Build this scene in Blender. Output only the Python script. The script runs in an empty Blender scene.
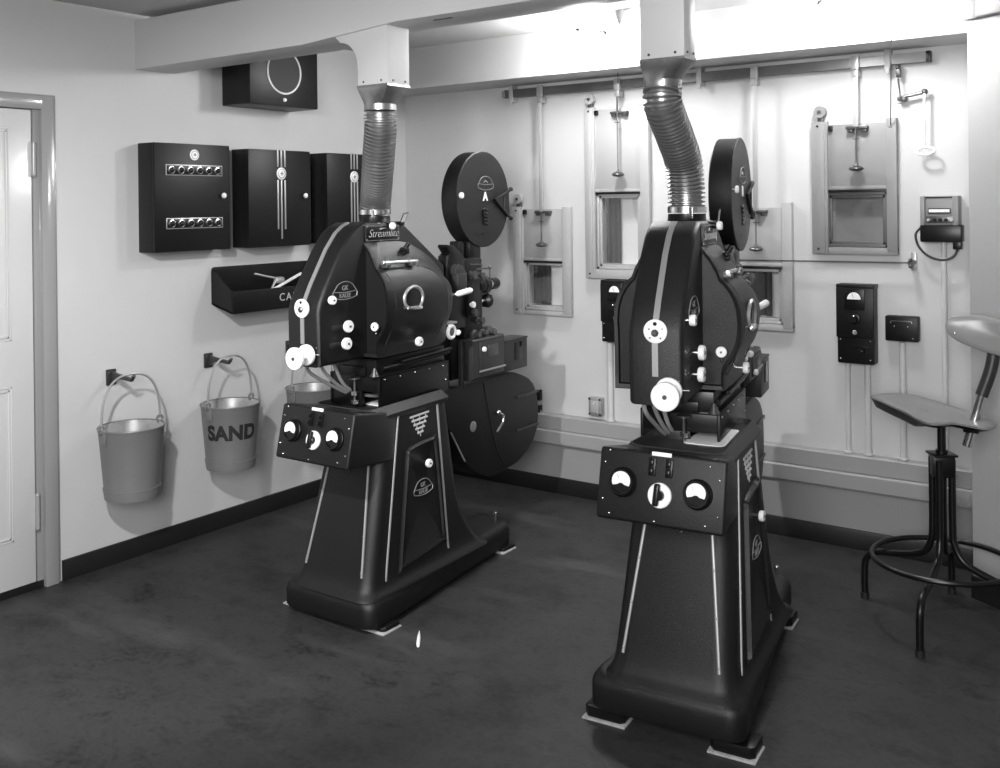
import bpy, bmesh, math, random
from mathutils import Vector, Matrix, noise
random.seed(7)
PI = math.pi
C = bpy.context.scene.collection

# ------------------------------------------------------------------ materials
def mat(name, v, rough=0.5, metal=0.0, bump=0.0, bscale=60, vary=0.0, vscale=4, spec=0.5, coat=0.0):
    m = bpy.data.materials.new(name); m.use_nodes = True
    nt = m.node_tree; b = nt.nodes['Principled BSDF']
    b.inputs['Base Color'].default_value = (v, v, v, 1)
    b.inputs['Roughness'].default_value = rough
    b.inputs['Metallic'].default_value = metal
    b.inputs['Specular IOR Level'].default_value = spec
    b.inputs['Coat Weight'].default_value = coat
    tc = nt.nodes.new('ShaderNodeTexCoord')
    if vary:
        n = nt.nodes.new('ShaderNodeTexNoise'); n.inputs['Scale'].default_value = vscale
        n.inputs['Detail'].default_value = 6; n.inputs['Roughness'].default_value = 0.65
        nt.links.new(tc.outputs['Object'], n.inputs['Vector'])
        r = nt.nodes.new('ShaderNodeValToRGB')
        a, c = v*(1-vary), min(1, v*(1+vary))
        r.color_ramp.elements[0].color = (a, a, a, 1); r.color_ramp.elements[0].position = 0.3
        r.color_ramp.elements[1].color = (c, c, c, 1); r.color_ramp.elements[1].position = 0.7
        nt.links.new(n.outputs['Fac'], r.inputs['Fac'])
        nt.links.new(r.outputs['Color'], b.inputs['Base Color'])
    if bump:
        n = nt.nodes.new('ShaderNodeTexNoise'); n.inputs['Scale'].default_value = bscale
        n.inputs['Detail'].default_value = 3
        nt.links.new(tc.outputs['Object'], n.inputs['Vector'])
        bp = nt.nodes.new('ShaderNodeBump'); bp.inputs['Strength'].default_value = bump
        bp.inputs['Distance'].default_value = 0.002
        nt.links.new(n.outputs['Fac'], bp.inputs['Height'])
        nt.links.new(bp.outputs['Normal'], b.inputs['Normal'])
    return m

def floor_mat():
    m = bpy.data.materials.new('worn_linoleum'); m.use_nodes = True
    nt = m.node_tree; b = nt.nodes['Principled BSDF']
    tc = nt.nodes.new('ShaderNodeTexCoord')
    def noi(sc, det, rot=0, sx=1):
        mp = nt.nodes.new('ShaderNodeMapping'); mp.inputs['Rotation'].default_value = (0, 0, rot)
        mp.inputs['Scale'].default_value = (sx, 1, 1)
        n = nt.nodes.new('ShaderNodeTexNoise'); n.inputs['Scale'].default_value = sc
        n.inputs['Detail'].default_value = det; n.inputs['Roughness'].default_value = 0.6
        nt.links.new(tc.outputs['Object'], mp.inputs['Vector']); nt.links.new(mp.outputs['Vector'], n.inputs['Vector'])
        return n
    n1 = noi(1.6, 9); n2 = noi(9, 9, 0.7, 0.75); n3 = noi(55, 6, -0.5, 0.8)
    ma = nt.nodes.new('ShaderNodeMath'); ma.operation = 'MULTIPLY_ADD'
    nt.links.new(n2.outputs['Fac'], ma.inputs[0]); ma.inputs[1].default_value = 0.8
    nt.links.new(n1.outputs['Fac'], ma.inputs[2])
    mb = nt.nodes.new('ShaderNodeMath'); mb.operation = 'MULTIPLY_ADD'
    nt.links.new(n3.outputs['Fac'], mb.inputs[0]); mb.inputs[1].default_value = 0.75
    nt.links.new(ma.outputs[0], mb.inputs[2])
    r = nt.nodes.new('ShaderNodeValToRGB'); e = r.color_ramp.elements
    e[0].position = 0.85; e[0].color = (0.0045, 0.0045, 0.0045, 1)
    e[1].position = 1.45; e[1].color = (0.034, 0.034, 0.034, 1)
    x = e.new(1.0); x.color = (0.0095, 0.0095, 0.0095, 1)
    sc = nt.nodes.new('ShaderNodeMath'); sc.operation = 'MULTIPLY'; sc.inputs[1].default_value = 1.0
    nt.links.new(mb.outputs[0], sc.inputs[0])
    mr = nt.nodes.new('ShaderNodeMapRange'); mr.inputs['From Min'].default_value = 0.98; mr.inputs['From Max'].default_value = 1.56
    nt.links.new(mb.outputs[0], mr.inputs['Value'])
    for el, p in zip(list(e), (0.0, 0.45, 1.0)): el.position = p
    nt.links.new(mr.outputs['Result'], r.inputs['Fac'])
    # pale scuffs
    n4 = noi(3.0, 10, 0.9, 0.25)
    mr2 = nt.nodes.new('ShaderNodeMapRange'); mr2.inputs['From Min'].default_value = 0.56; mr2.inputs['From Max'].default_value = 0.74
    mr2.inputs['To Max'].default_value = 0.35
    nt.links.new(n4.outputs['Fac'], mr2.inputs['Value'])
    mx = nt.nodes.new('ShaderNodeMix'); mx.data_type = 'RGBA'
    nt.links.new(mr2.outputs['Result'], mx.inputs['Factor'])
    nt.links.new(r.outputs['Color'], mx.inputs[6]); mx.inputs[7].default_value = (0.13, 0.13, 0.13, 1)
    nt.links.new(mx.outputs[2], b.inputs['Base Color'])
    mr3 = nt.nodes.new('ShaderNodeMapRange'); mr3.inputs['To Min'].default_value = 0.42; mr3.inputs['To Max'].default_value = 0.62
    nt.links.new(n2.outputs['Fac'], mr3.inputs['Value'])
    nt.links.new(mr3.outputs['Result'], b.inputs['Roughness'])
    bp = nt.nodes.new('ShaderNodeBump'); bp.inputs['Strength'].default_value = 0.25; bp.inputs['Distance'].default_value = 0.003
    nt.links.new(n3.outputs['Fac'], bp.inputs['Height']); nt.links.new(bp.outputs['Normal'], b.inputs['Normal'])
    return m

def glow_mat(name, s):
    m = bpy.data.materials.new(name); m.use_nodes = True
    b = m.node_tree.nodes['Principled BSDF']
    b.inputs['Base Color'].default_value = (0.9, 0.9, 0.9, 1)
    b.inputs['Emission Color'].default_value = (1, 1, 1, 1); b.inputs['Emission Strength'].default_value = s
    return m

def glass_mat():
    m = bpy.data.materials.new('clear_glass'); m.use_nodes = True
    nt = m.node_tree; nt.nodes.clear()
    o = nt.nodes.new('ShaderNodeOutputMaterial'); mx = nt.nodes.new('ShaderNodeMixShader')
    t = nt.nodes.new('ShaderNodeBsdfTransparent'); g = nt.nodes.new('ShaderNodeBsdfGlossy')
    t.inputs['Color'].default_value = (0.93, 0.93, 0.93, 1); g.inputs['Roughness'].default_value = 0.03
    mx.inputs['Fac'].default_value = 0.07
    nt.links.new(t.outputs[0], mx.inputs[1]); nt.links.new(g.outputs[0], mx.inputs[2]); nt.links.new(mx.outputs[0], o.inputs['Surface'])
    return m

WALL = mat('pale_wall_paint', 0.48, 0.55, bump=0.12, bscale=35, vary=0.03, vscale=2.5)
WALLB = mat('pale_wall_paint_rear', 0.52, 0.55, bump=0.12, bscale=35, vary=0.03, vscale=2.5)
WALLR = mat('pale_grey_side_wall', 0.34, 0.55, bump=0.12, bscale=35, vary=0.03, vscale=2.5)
DADO = mat('dado_paint', 0.30, 0.5, bump=0.1, bscale=35)
CEIL = mat('ceiling_paint', 0.50, 0.7, bump=0.1, bscale=25, vary=0.03)
SKIRT = mat('black_skirting', 0.010, 0.4)
TRUNKP = mat('trunk_paint', 0.50, 0.45, bump=0.06, bscale=20)
DOORP = mat('door_gloss_paint', 0.52, 0.22, bump=0.06, bscale=14, coat=0.2)
FRAMEP = mat('frame_gloss_paint', 0.26, 0.16, bump=0.15, bscale=12, coat=0.3)
FLOOR = floor_mat()
BLACK = mat('crackle_black', 0.007, 0.42, bump=0.5, bscale=420, spec=0.38)
BLACKS = mat('satin_black', 0.005, 0.34, spec=0.35)
BLACKM = mat('matt_black', 0.010, 0.7)
CABB = mat('cabinet_black', 0.006, 0.42, bump=0.15, bscale=200, spec=0.3)
GREYD = mat('dark_grey_enamel', 0.026, 0.4, bump=0.2, bscale=300)
GREYM = mat('mid_grey_paint', 0.22, 0.45, bump=0.08, bscale=50)
GREYL = mat('shutter_grey_paint', 0.36, 0.45, bump=0.06, bscale=40, vary=0.03)
TRAYG = mat('tray_grey', 0.12, 0.4)
CHROME = mat('chrome', 0.75, 0.22, metal=1.0)
STEEL = mat('galvanised_steel', 0.50, 0.34, metal=0.9, bump=0.1, bscale=18, vary=0.25, vscale=9)
HOSE = mat('hose_steel', 0.34, 0.33, metal=0.8)
HOPPER = mat('hopper_zinc', 0.33, 0.36, metal=0.85, bump=0.1, bscale=18, vary=0.3, vscale=9)
DSTEEL = mat('dark_steel', 0.12, 0.35, metal=0.7)
TRIM = mat('dull_trim_metal', 0.42, 0.4, metal=0.6)
WHITE = mat('ivory_plastic', 0.86, 0.3)
PAPER = mat('white_dial_card', 0.85, 0.5)
BUCKP = mat('bucket_paint', 0.15, 0.38, bump=0.05, bscale=30, vary=0.06, vscale=6)
BUCKI = mat('bucket_inside_zinc', 0.45, 0.35, metal=0.6, vary=0.3, vscale=14)
PLY = mat('stool_seat_grey', 0.20, 0.36, bump=0.05, bscale=40)
PLYB = mat('stool_back_pale', 0.30, 0.3, bump=0.04, bscale=30)
RUBBER = mat('black_rubber', 0.014, 0.5)
LEATHER = mat('dark_leather', 0.02, 0.45)
CHALK = mat('white_chalk', 0.85, 0.8)
PLASTER = mat('white_plaster_pad', 0.36, 0.8, bump=0.4, bscale=60, vary=0.3, vscale=30)
REFLD = mat('reflected_dark', 0.06, 0.8)  # dark stripes of the reflections in the port glass
BADGED = mat('badge_dull', 0.26, 0.45, metal=0.3)
RIMD = mat('shaded_rim', 0.09, 0.4)  # shade on the large port's inner rim, put into its colour
CORN = mat('corner_cabinet_paint', 0.10, 0.5)
BADGE = mat('badge_silver', 0.78, 0.4, metal=0.2)
BOARD = mat('painted_light_pale', 0.88, 0.6)  # pale stand-in for the reflected wall and the lit tray patch
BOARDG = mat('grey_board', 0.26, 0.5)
SILVER = mat('silver_lettering', 0.7, 0.35, metal=0.5)
GLASS = glass_mat()
GLOBE = glow_mat('lit_opal_globe', 95.0)
GLOBEB = glow_mat('lit_opal_globe_bright', 84.0)
LACQ = mat('black_lacquer', 0.004, 0.18)
DARKGLASS = mat('dark_glass', 0.006, 0.08)

# ------------------------------------------------------------------ mesh builder
class MB:
    def __init__(s): s.v = []; s.f = []
    def add(s, vs, fs):
        o = len(s.v); s.v += [Vector(p) for p in vs]; s.f += [tuple(i+o for i in f) for f in fs]; return s
    def bm(s, bm):
        bm.verts.index_update()
        s.add([v.co.copy() for v in bm.verts], [[v.index for v in f.verts] for f in bm.faces]); bm.free(); return s
    def box(s, x0, x1, y0, y1, z0, z1, bev=0.0, seg=2, M=None):
        bm = bmesh.new(); bmesh.ops.create_cube(bm, size=1)
        for v in bm.verts:
            v.co = Vector(((x0+x1)/2+v.co.x*(x1-x0), (y0+y1)/2+v.co.y*(y1-y0), (z0+z1)/2+v.co.z*(z1-z0)))
        if bev: bmesh.ops.bevel(bm, geom=bm.edges[:], offset=bev, segments=seg, affect='EDGES', profile=0.5)
        if M: bmesh.ops.transform(bm, matrix=M, verts=bm.verts)
        return s.bm(bm)
    def prism(s, pts, axis, a0, a1, bev=0.0, seg=2):
        # pts: 2d polygon in the plane normal to axis ('x': (y,z), 'y': (x,z), 'z': (x,y))
        def P(p, a): return {'x': (a, p[0], p[1]), 'y': (p[0], a, p[1]), 'z': (p[0], p[1], a)}[axis]
        bm = bmesh.new(); n = len(pts)
        A = [bm.verts.new(P(p, a0)) for p in pts]; B = [bm.verts.new(P(p, a1)) for p in pts]
        bm.faces.new(A); bm.faces.new(B[::-1])
        for i in range(n): bm.faces.new((A[i], B[i], B[(i+1) % n], A[(i+1) % n]))
        bmesh.ops.recalc_face_normals(bm, faces=bm.faces)
        if bev:
            ed = [e for e in bm.edges if (e.verts[0] in A) == (e.verts[1] in A)]
            bmesh.ops.bevel(bm, geom=ed, offset=bev, segments=seg, affect='EDGES', profile=0.5)
        return s.bm(bm)
    def loft(s, rings, cap=True, closed=True):
        n = len(rings[0]); vs = []; fs = []
        for r in rings: vs += list(r)
        for k in range(len(rings)-1):
            for i in range(n if closed else n-1):
                a = k*n+i; b = k*n+(i+1) % n
                fs.append((a, b, b+n, a+n))
        if cap: fs.append(tuple(range(n))[::-1]); fs.append(tuple(range((len(rings)-1)*n, len(rings)*n)))
        return s.add(vs, fs)
    def cyl(s, p0, p1, r0, r1=None, n=20, cap=True):
        r1 = r0 if r1 is None else r1
        return s.lathe(p0, p1, [(0, r0), (1, r1)], n, cap)
    def lathe(s, p0, p1, prof, n=24, cap=True):
        # prof: (t along p0->p1, radius)
        p0 = Vector(p0); p1 = Vector(p1); d = (p1-p0)
        z = d.normalized(); x = z.orthogonal().normalized(); y = z.cross(x)
        rings = [[p0+d*t+(x*math.cos(2*PI*i/n)+y*math.sin(2*PI*i/n))*r for i in range(n)] for t, r in prof]
        return s.loft(rings, cap)
    def tube(s, path, r, n=10, closed=False, cap=True):
        P = [Vector(p) for p in path]; m = len(P); rings = []; ref = None
        for i in range(m):
            a = P[(i-1) % m] if (closed or i > 0) else P[i]; b = P[(i+1) % m] if (closed or i < m-1) else P[i]
            t = (b-a).normalized()
            if ref is None: x = t.orthogonal().normalized()
            else: x = (ref-t*ref.dot(t)); x = x.normalized() if x.length > 1e-6 else t.orthogonal().normalized()
            ref = x; y = t.cross(x); rr = r[i] if isinstance(r, (list, tuple)) else r
            rings.append([P[i]+(x*math.cos(2*PI*k/n)+y*math.sin(2*PI*k/n))*rr for k in range(n)])
        if closed:
            # avoid twist mismatch by matching the nearest start vertex
            off = min(range(n), key=lambda o: (rings[0][o]-rings[-1][0]).length)
            rings.append([rings[0][(k+off) % n] for k in range(n)])
        return s.loft(rings, cap and not closed)
    def ball(s, c, r, n=14, sz=1.0):
        prof = [(0.5-0.5*math.cos(PI*i/8), max(1e-4, r*math.sin(PI*i/8))) for i in range(9)]
        c = Vector(c); return s.lathe(c-Vector((0, 0, r*sz)), c+Vector((0, 0, r*sz)), prof, n)
    def torus(s, c, ax, R, r, n=32, m=8):
        c = Vector(c); z = Vector(ax).normalized(); x = z.orthogonal().normalized(); y = z.cross(x)
        return s.tube([c+(x*math.cos(2*PI*i/n)+y*math.sin(2*PI*i/n))*R for i in range(n)], r, m, closed=True)
    def xf(s, M): s.v = [M @ v for v in s.v]; return s
    def build(s, name, m, parent=None, M=None, ang=35, kind=None, label=None):
        me = bpy.data.meshes.new(name)
        me.from_pydata([tuple(M @ v) if M else tuple(v) for v in s.v], [], s.f)
        bm = bmesh.new(); bm.from_mesh(me)
        bmesh.ops.recalc_face_normals(bm, faces=bm.faces); bm.to_mesh(me); bm.free()
        me.polygons.foreach_set('use_smooth', [True]*len(me.polygons))
        me.set_sharp_from_angle(angle=math.radians(ang))
        me.materials.append(m)
        o = bpy.data.objects.new(name, me); C.objects.link(o)
        if parent: o.parent = parent
        if kind: o['kind'] = kind
        if label: o['label'] = label
        return o

def tag(o, label, cat, group=None):
    o['label'] = label; o['category'] = cat
    if group: o['group'] = group
    return o
def thing(name, label, cat, loc=(0, 0, 0), rz=0, group=None):
    o = bpy.data.objects.new(name, None); C.objects.link(o); o.empty_display_size = 0.1
    o.location = loc; o.rotation_euler = (0, 0, rz)
    return tag(o, label, cat, group)
def text(body, size, extrude=0.001, shear=0.0, spacing=1.0, subdiv=0, bold=0.0):
    cu = bpy.data.curves.new('lettering', 'FONT'); cu.body = body; cu.size = size; cu.extrude = extrude
    cu.align_x = 'CENTER'; cu.align_y = 'CENTER'; cu.shear = shear; cu.space_character = spacing; cu.offset = bold
    t = bpy.data.objects.new('lettering', cu); C.objects.link(t)
    bpy.context.view_layer.update()
    me = bpy.data.meshes.new_from_object(t.evaluated_get(bpy.context.evaluated_depsgraph_get()))
    bm = bmesh.new(); bm.from_mesh(me)
    if subdiv:
        bmesh.ops.triangulate(bm, faces=bm.faces)
        bmesh.ops.subdivide_edges(bm, edges=[e for e in bm.edges if e.calc_length() > subdiv], cuts=3, use_grid_fill=False)
    b = MB().bm(bm)
    bpy.data.objects.remove(t); bpy.data.curves.remove(cu); bpy.data.meshes.remove(me)
    return b
def basis(o, x, y):
    # matrix taking local x,y,z(normal) to world axes at o
    x = Vector(x).normalized(); y = Vector(y).normalized(); z = x.cross(y)
    return Matrix(((x.x, y.x, z.x, o[0]), (x.y, y.y, z.y, o[1]), (x.z, y.z, z.z, o[2]), (0, 0, 0, 1)))
def lerp(a, b, t): return a+(b-a)*t
def interp(tab, x):
    if x <= tab[0][0]: return tab[0][1]
    for (a, p), (b, q) in zip(tab, tab[1:]):
        if x <= b: return lerp(p, q, (x-a)/(b-a))
    return tab[-1][1]
def spline(P, n=8):
    P = [Vector(p) for p in P]; Q = [P[0]*2-P[1]]+P+[P[-1]*2-P[-2]]; out = []
    for i in range(1, len(Q)-2):
        for k in range(n):
            t = k/n; a, b, c, d = Q[i-1], Q[i], Q[i+1], Q[i+2]
            out.append(0.5*((2*b)+(c-a)*t+(2*a-5*b+4*c-d)*t*t+(3*b-a-3*c+d)*t**3))
    return out+[P[-1]]

# ------------------------------------------------------------------ camera
CAM = Vector((3.80757, -4.39950, 1.5)); YAW = 0.619895; ROLL = 0.0115762
fw = Vector((-math.sin(YAW), math.cos(YAW), 0)); rt = Vector((math.cos(YAW), math.sin(YAW), 0)); up = Vector((0, 0, 1))
cr, sr = math.cos(ROLL), math.sin(ROLL)
R_ = rt*cr-up*sr; U_ = rt*sr+up*cr
cd = bpy.data.cameras.new('camera'); cam = bpy.data.objects.new('camera', cd); C.objects.link(cam)
cam.matrix_world = Matrix(((R_.x, U_.x, -fw.x, CAM.x), (R_.y, U_.y, -fw.y, CAM.y), (R_.z, U_.z, -fw.z, CAM.z), (0, 0, 0, 1)))
cd.sensor_width = 36; cd.lens = 36.0265; cd.shift_y = (204.62-384)/1000; cd.clip_start = 0.05
bpy.context.scene.camera = cam

# ------------------------------------------------------------------ room shell
H = 2.345; YB = -5.6; XR = 5.4
def panel_with_holes(axis, a_front, a_back, us, vs, holes, m, name):
    # a slab with rectangular holes; axis 'x' (u=y,v=z) or 'y' (u=x,v=z)
    U = sorted(set(us+[h[0] for h in holes]+[h[1] for h in holes])); V = sorted(set(vs+[h[2] for h in holes]+[h[3] for h in holes]))
    inh = lambda u, v: any(h[0] < u < h[1] and h[2] < v < h[3] for h in holes)
    P = (lambda u, v, a: (a, u, v)) if axis == 'x' else (lambda u, v, a: (u, a, v))
    b = MB(); vid = {}
    def vert(u, v, a):
        k = (round(u, 5), round(v, 5), a)
        if k not in vid: vid[k] = len(b.v); b.v.append(Vector(P(u, v, a)))
        return vid[k]
    nU, nV = len(U)-1, len(V)-1
    solid = lambda i, j: 0 <= i < nU and 0 <= j < nV and not inh((U[i]+U[i+1])/2, (V[j]+V[j+1])/2)
    for i in range(nU):
        for j in range(nV):
            if not solid(i, j): continue
            q = [(U[i], V[j]), (U[i+1], V[j]), (U[i+1], V[j+1]), (U[i], V[j+1])]
            for a in (a_front, a_back): b.f.append(tuple(vert(u, v, a) for u, v in q))
            for (di, dj), (e0, e1) in zip(((0, -1), (1, 0), (0, 1), (-1, 0)), ((0, 1), (1, 2), (2, 3), (3, 0))):
                if not solid(i+di, j+dj):
                    b.f.append((vert(*q[e0], a_front), vert(*q[e1], a_front), vert(*q[e1], a_back), vert(*q[e0], a_back)))
    return b.build(name, m, kind='structure')

MB().box(-0.2, XR+0.2, YB-0.2, 0.35, -0.1, 0.0).build('floor', FLOOR, kind='structure')
MB().box(-0.2, XR+0.2, YB-0.2, 0.35, H, H+0.1).build('ceiling', CEIL, kind='structure')
DY0, DY1, DZ = -3.02, -2.16, 1.95
panel_with_holes('x', 0.0, -0.15, [YB-0.15, 0.25], [0, H], [(DY0, DY1, 0.0, DZ)], WALL, 'wall_left')
W1 = (0.852, 1.066, 0.966, 1.184); W2 = (1.298, 1.506, 1.192, 1.530); W3 = (2.447, 2.668, 1.320, 1.515); W4 = (2.000, 2.214, 0.968, 1.186)
panel_with_holes('y', 0.0, 0.22, [0.0, 3.3], [0, H], [W1, W2, W3, W4], WALLB, 'wall_back')
# splayed right-hand wall, beginning at the end of the port wall
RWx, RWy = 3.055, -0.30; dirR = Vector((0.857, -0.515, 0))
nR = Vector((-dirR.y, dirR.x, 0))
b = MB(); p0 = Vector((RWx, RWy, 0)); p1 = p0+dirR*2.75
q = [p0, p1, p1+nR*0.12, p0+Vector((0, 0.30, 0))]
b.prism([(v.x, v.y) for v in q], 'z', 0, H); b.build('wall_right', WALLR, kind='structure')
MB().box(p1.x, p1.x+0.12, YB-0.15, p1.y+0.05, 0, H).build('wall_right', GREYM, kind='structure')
MB().box(-0.15, XR+0.15, YB-0.15, YB, 0, H).build('wall_front', GREYM, kind='structure')
# downstand over the ports
MB().box(0.0, RWx+0.02, -0.287, 0.0, 2.13, H).build('trim_1', WALLB, kind='structure', label='pale downstand beam along the top of the port wall')
# dado paint below the trunking is a thin painted panel
MB().box(0.0, 3.052, -0.006, 0.0, 0.08, 0.30).build('trim_2', DADO, kind='structure', label='greyer painted dado below the trunking')
MB().box(0.0, 0.014, -2.146, 0.0, 0.0, 0.083, 0.003).build('baseboard_left', SKIRT, kind='structure')
MB().box(0.014, 3.052, -0.018, -0.006, 0.0, 0.083, 0.003).build('baseboard_back', SKIRT, kind='structure')
b = MB(); a0 = p0+Vector((0, -0.001, 0))
q = [p0, p1, p1-nR*0.012, p0-nR*0.012]
b.prism([(v.x, v.y) for v in q], 'z', 0, 0.083); b.build('baseboard_right', SKIRT, kind='structure')

# door in the left wall: frame, leaf, hinges
def frame_strip(y0, y1, z0, z1):
    return MB()
door = MB().box(-0.03, 0.006, -2.985, -2.256, 0.032, 1.895, 0.002).build('door_1', DOORP, kind='structure')
fr = MB()
fr.box(-0.06, 0.022, -2.222, -2.166, 0.0, 1.955, 0.005)
fr.box(-0.06, 0.012, -2.168, -2.156, 0.0, 1.960, 0.003)
fr.box(-0.06, 0.022, -3.09, -3.02, 0.0, 1.955, 0.006)
fr.box(-0.058, 0.0215, -3.05, -2.19, 1.899, 1.9545, 0.004)
fr.box(-0.058, 0.0115, -3.05, -2.158, 1.950, 1.9600, 0.003)
fr.box(-0.06, 0.001, -2.246, -2.215, 0.0, 1.91, 0.003)
fr.box(-0.055, -0.035, -3.03, -2.24, 0.0, 1.92)
MB().box(-0.06, 0.004, -3.02, -2.222, 0.0, 0.030, 0.002).build('door_sill', SKIRT, door)
fr.build('door_frame', FRAMEP, door, label='glossy grey painted door frame')
def moulding(z0, z1):
    b = MB()
    y0, y1 = -2.905, -2.357
    for d, h in ((0, 0.006), (0.012, 0.003)):
        b.box(0.005, 0.006+h, y0-d, y0-d+0.007, z0-d, z1+d, 0.001); b.box(0.005, 0.006+h, y1+d-0.007, y1+d, z0-d, z1+d, 0.001)
        b.box(0.005, 0.006+h, y0-d, y1+d, z0-d, z0-d+0.007, 0.001); b.box(0.005, 0.006+h, y0-d, y1+d, z1+d-0.007, z1+d, 0.001)
    return b
moulding(1.006, 1.811).build('panel_moulding', DOORP, door)
moulding(0.226, 0.804).build('panel_moulding', DOORP, door)
for z0, z1 in ((1.639, 1.765), (0.242, 0.372)):
    b = MB().cyl((0.012, -2.250, z0), (0.012, -2.250, z1), 0.009, n=14)
    b.cyl((0.012, -2.250, z0-0.008), (0.012, -2.250, z0), 0.006, 0.010, n=14).cyl((0.012, -2.250, z1), (0.012, -2.250, z1+0.008), 0.010, 0.006, n=14)
    b.build('hinge', FRAMEP, door)

# ------------------------------------------------------------------ overhead ventilation trunk
vt = thing('ventilation_trunk', 'pale boxed ventilation trunk running from the left wall across under the ceiling', 'duct', (0, 0, 2.105))
Mv = Matrix.Translation((0, 0, -2.105))
b = MB().prism([(0.002, 2.105), (1.035, 2.106), (1.50, 2.140), (3.6, 2.140), (3.6, 2.318), (0.002, 2.318)], 'y', -1.78, -1.585, 0.003)
b.build('trunk', TRUNKP, vt, Mv)
def drop_box(x0, x1, y0, y1, z0, swept):
    b = MB()
    if swept:
        pts = [(x1, z0), (x1, 2.142), (x0-0.12, 2.126)]
        for i in range(7):
            t = i/6; a = PI/2*t
            pts.append((x0-0.085+0.085*math.sin(a), 2.095-0.10+0.10*math.cos(a)))
        pts.append((x0, z0))
        b.prism(pts, 'y', y0, y1, 0.002)
    else:
        b.box(x0, x1, y0, y1, z0, 2.141, 0.002)
    o = b.build('drop_box', TRUNKP, vt, Mv)
    for x in (x0+0.2*(x1-x0), x0+0.8*(x1-x0)):
        MB().lathe((x, y0+0.001, z0+0.012), (x, y0-0.004, z0+0.012), [(0, 0.004), (0.6, 0.004), (1, 0.002)], 10).build('screw', DSTEEL, o, Mv)
    for y in (y0+0.25*(y1-y0), y0+0.8*(y1-y0)):
        MB().lathe((x1-0.001, y, z0+0.012), (x1+0.004, y, z0+0.012), [(0, 0.004), (0.6, 0.004), (1, 0.002)], 10).build('screw', DSTEEL, o, Mv)
drop_box(1.308, 1.450, -1.768, -1.650, 1.932, True)
drop_box(2.443, 2.583, -1.772, -1.698, 1.919, False)
MB().box(1.62, 1.70, -1.72, -1.712, 2.137, 2.1405).build('seam_clip', DSTEEL, vt, Mv)

def hose(lbl, x0, x1, y0, y1, z0, cx, cy, zn, path, rad, grp):
    t = thing('exhaust_hose', lbl, 'hose', path[-1], group=grp)
    Mh = Matrix.Translation(-Vector(path[-1]))
    # square to round hopper
    n = 32; rings = []
    def sq(i, hx, hy):
        a = 2*PI*i/n; c, s_ = math.cos(a), math.sin(a); k = 1/max(abs(c), abs(s_)); return (c*k*hx, s_*k*hy)
    mx, my = (x0+x1)/2, (y0+y1)/2; hx, hy = (x1-x0)/2+0.002, (y1-y0)/2+0.002
    for tt in (0, 0.12, 0.13, 0.5, 1.0):
        k = 0 if tt < 0.125 else (tt-0.13)/0.87
        ring = []
        for i in range(n):
            a = 2*PI*i/n; sx, sy = sq(i, hx, hy)
            ring.append((lerp(mx+sx, cx+rad*1.0*math.cos(a), k), lerp(my+sy, cy+rad*1.0*math.sin(a), k), lerp(z0, zn, tt)))
        rings.append(ring)
    rings.append([(cx+rad*math.cos(2*PI*i/n), cy+rad*math.sin(2*PI*i/n), zn-0.022) for i in range(n)])
    MB().loft(rings).build('hopper', HOPPER, t, Mh, 30)
    # corrugated bellows
    sp = spline(path, 24); L = [0]
    for a, c in zip(sp, sp[1:]): L.append(L[-1]+(c-a).length)
    N = 4*int(L[-1]/0.0130); pts = []; rr = []
    for i in range(N+1):
        s_ = L[-1]*i/N; k = 0
        while k < len(L)-2 and L[k+1] < s_: k += 1
        f = (s_-L[k])/max(1e-6, L[k+1]-L[k]); pts.append(sp[k].lerp(sp[k+1], f))
        rr.append(rad+0.002-(0.0 if i % 4 in (1, 2) else 0.0125))
    MB().tube(pts, rr, 28).build('corrugated_tube', HOSE, t, Mh, 25, label='corrugated bright metal tube')
    e = Vector(path[-1])
    b = MB().cyl(e+Vector((0, 0, -0.012)), e+Vector((0, 0, 0.006)), rad+0.004, n=28)
    cl = b.build('clamp_band', CHROME, t, Mh)
    d = Vector((0.6, -0.8, 0))*(rad+0.006)
    MB().box(-0.006, 0.006, -0.004, 0.004, -0.03, 0.006, 0.001, M=Matrix.Translation(e+d)).build('clamp_screw', CHROME, cl, Mh)
    return t
HG = 'ribbed exhaust hoses above the projectors'
hose('ribbed metal exhaust hose rising nearly straight from the left projector', 1.308, 1.450, -1.768, -1.650, 1.932, 1.345, -1.69, 1.868,
     [(1.345, -1.69, 1.85), (1.335, -1.68, 1.78), (1.285, -1.64, 1.66), (1.205, -1.565, 1.55), (1.181, -1.548, 1.48)], 0.058, HG)
hose('ribbed metal exhaust hose bending in an S down to the right projector', 2.443, 2.583, -1.772, -1.698, 1.919, 2.478, -1.70, 1.862,
     [(2.478, -1.70, 1.845), (2.479, -1.698, 1.79), (2.474, -1.61, 1.70), (2.472, -1.552, 1.63), (2.471, -1.53, 1.55), (2.471, -1.526, 1.48)], 0.056, HG)

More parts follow.
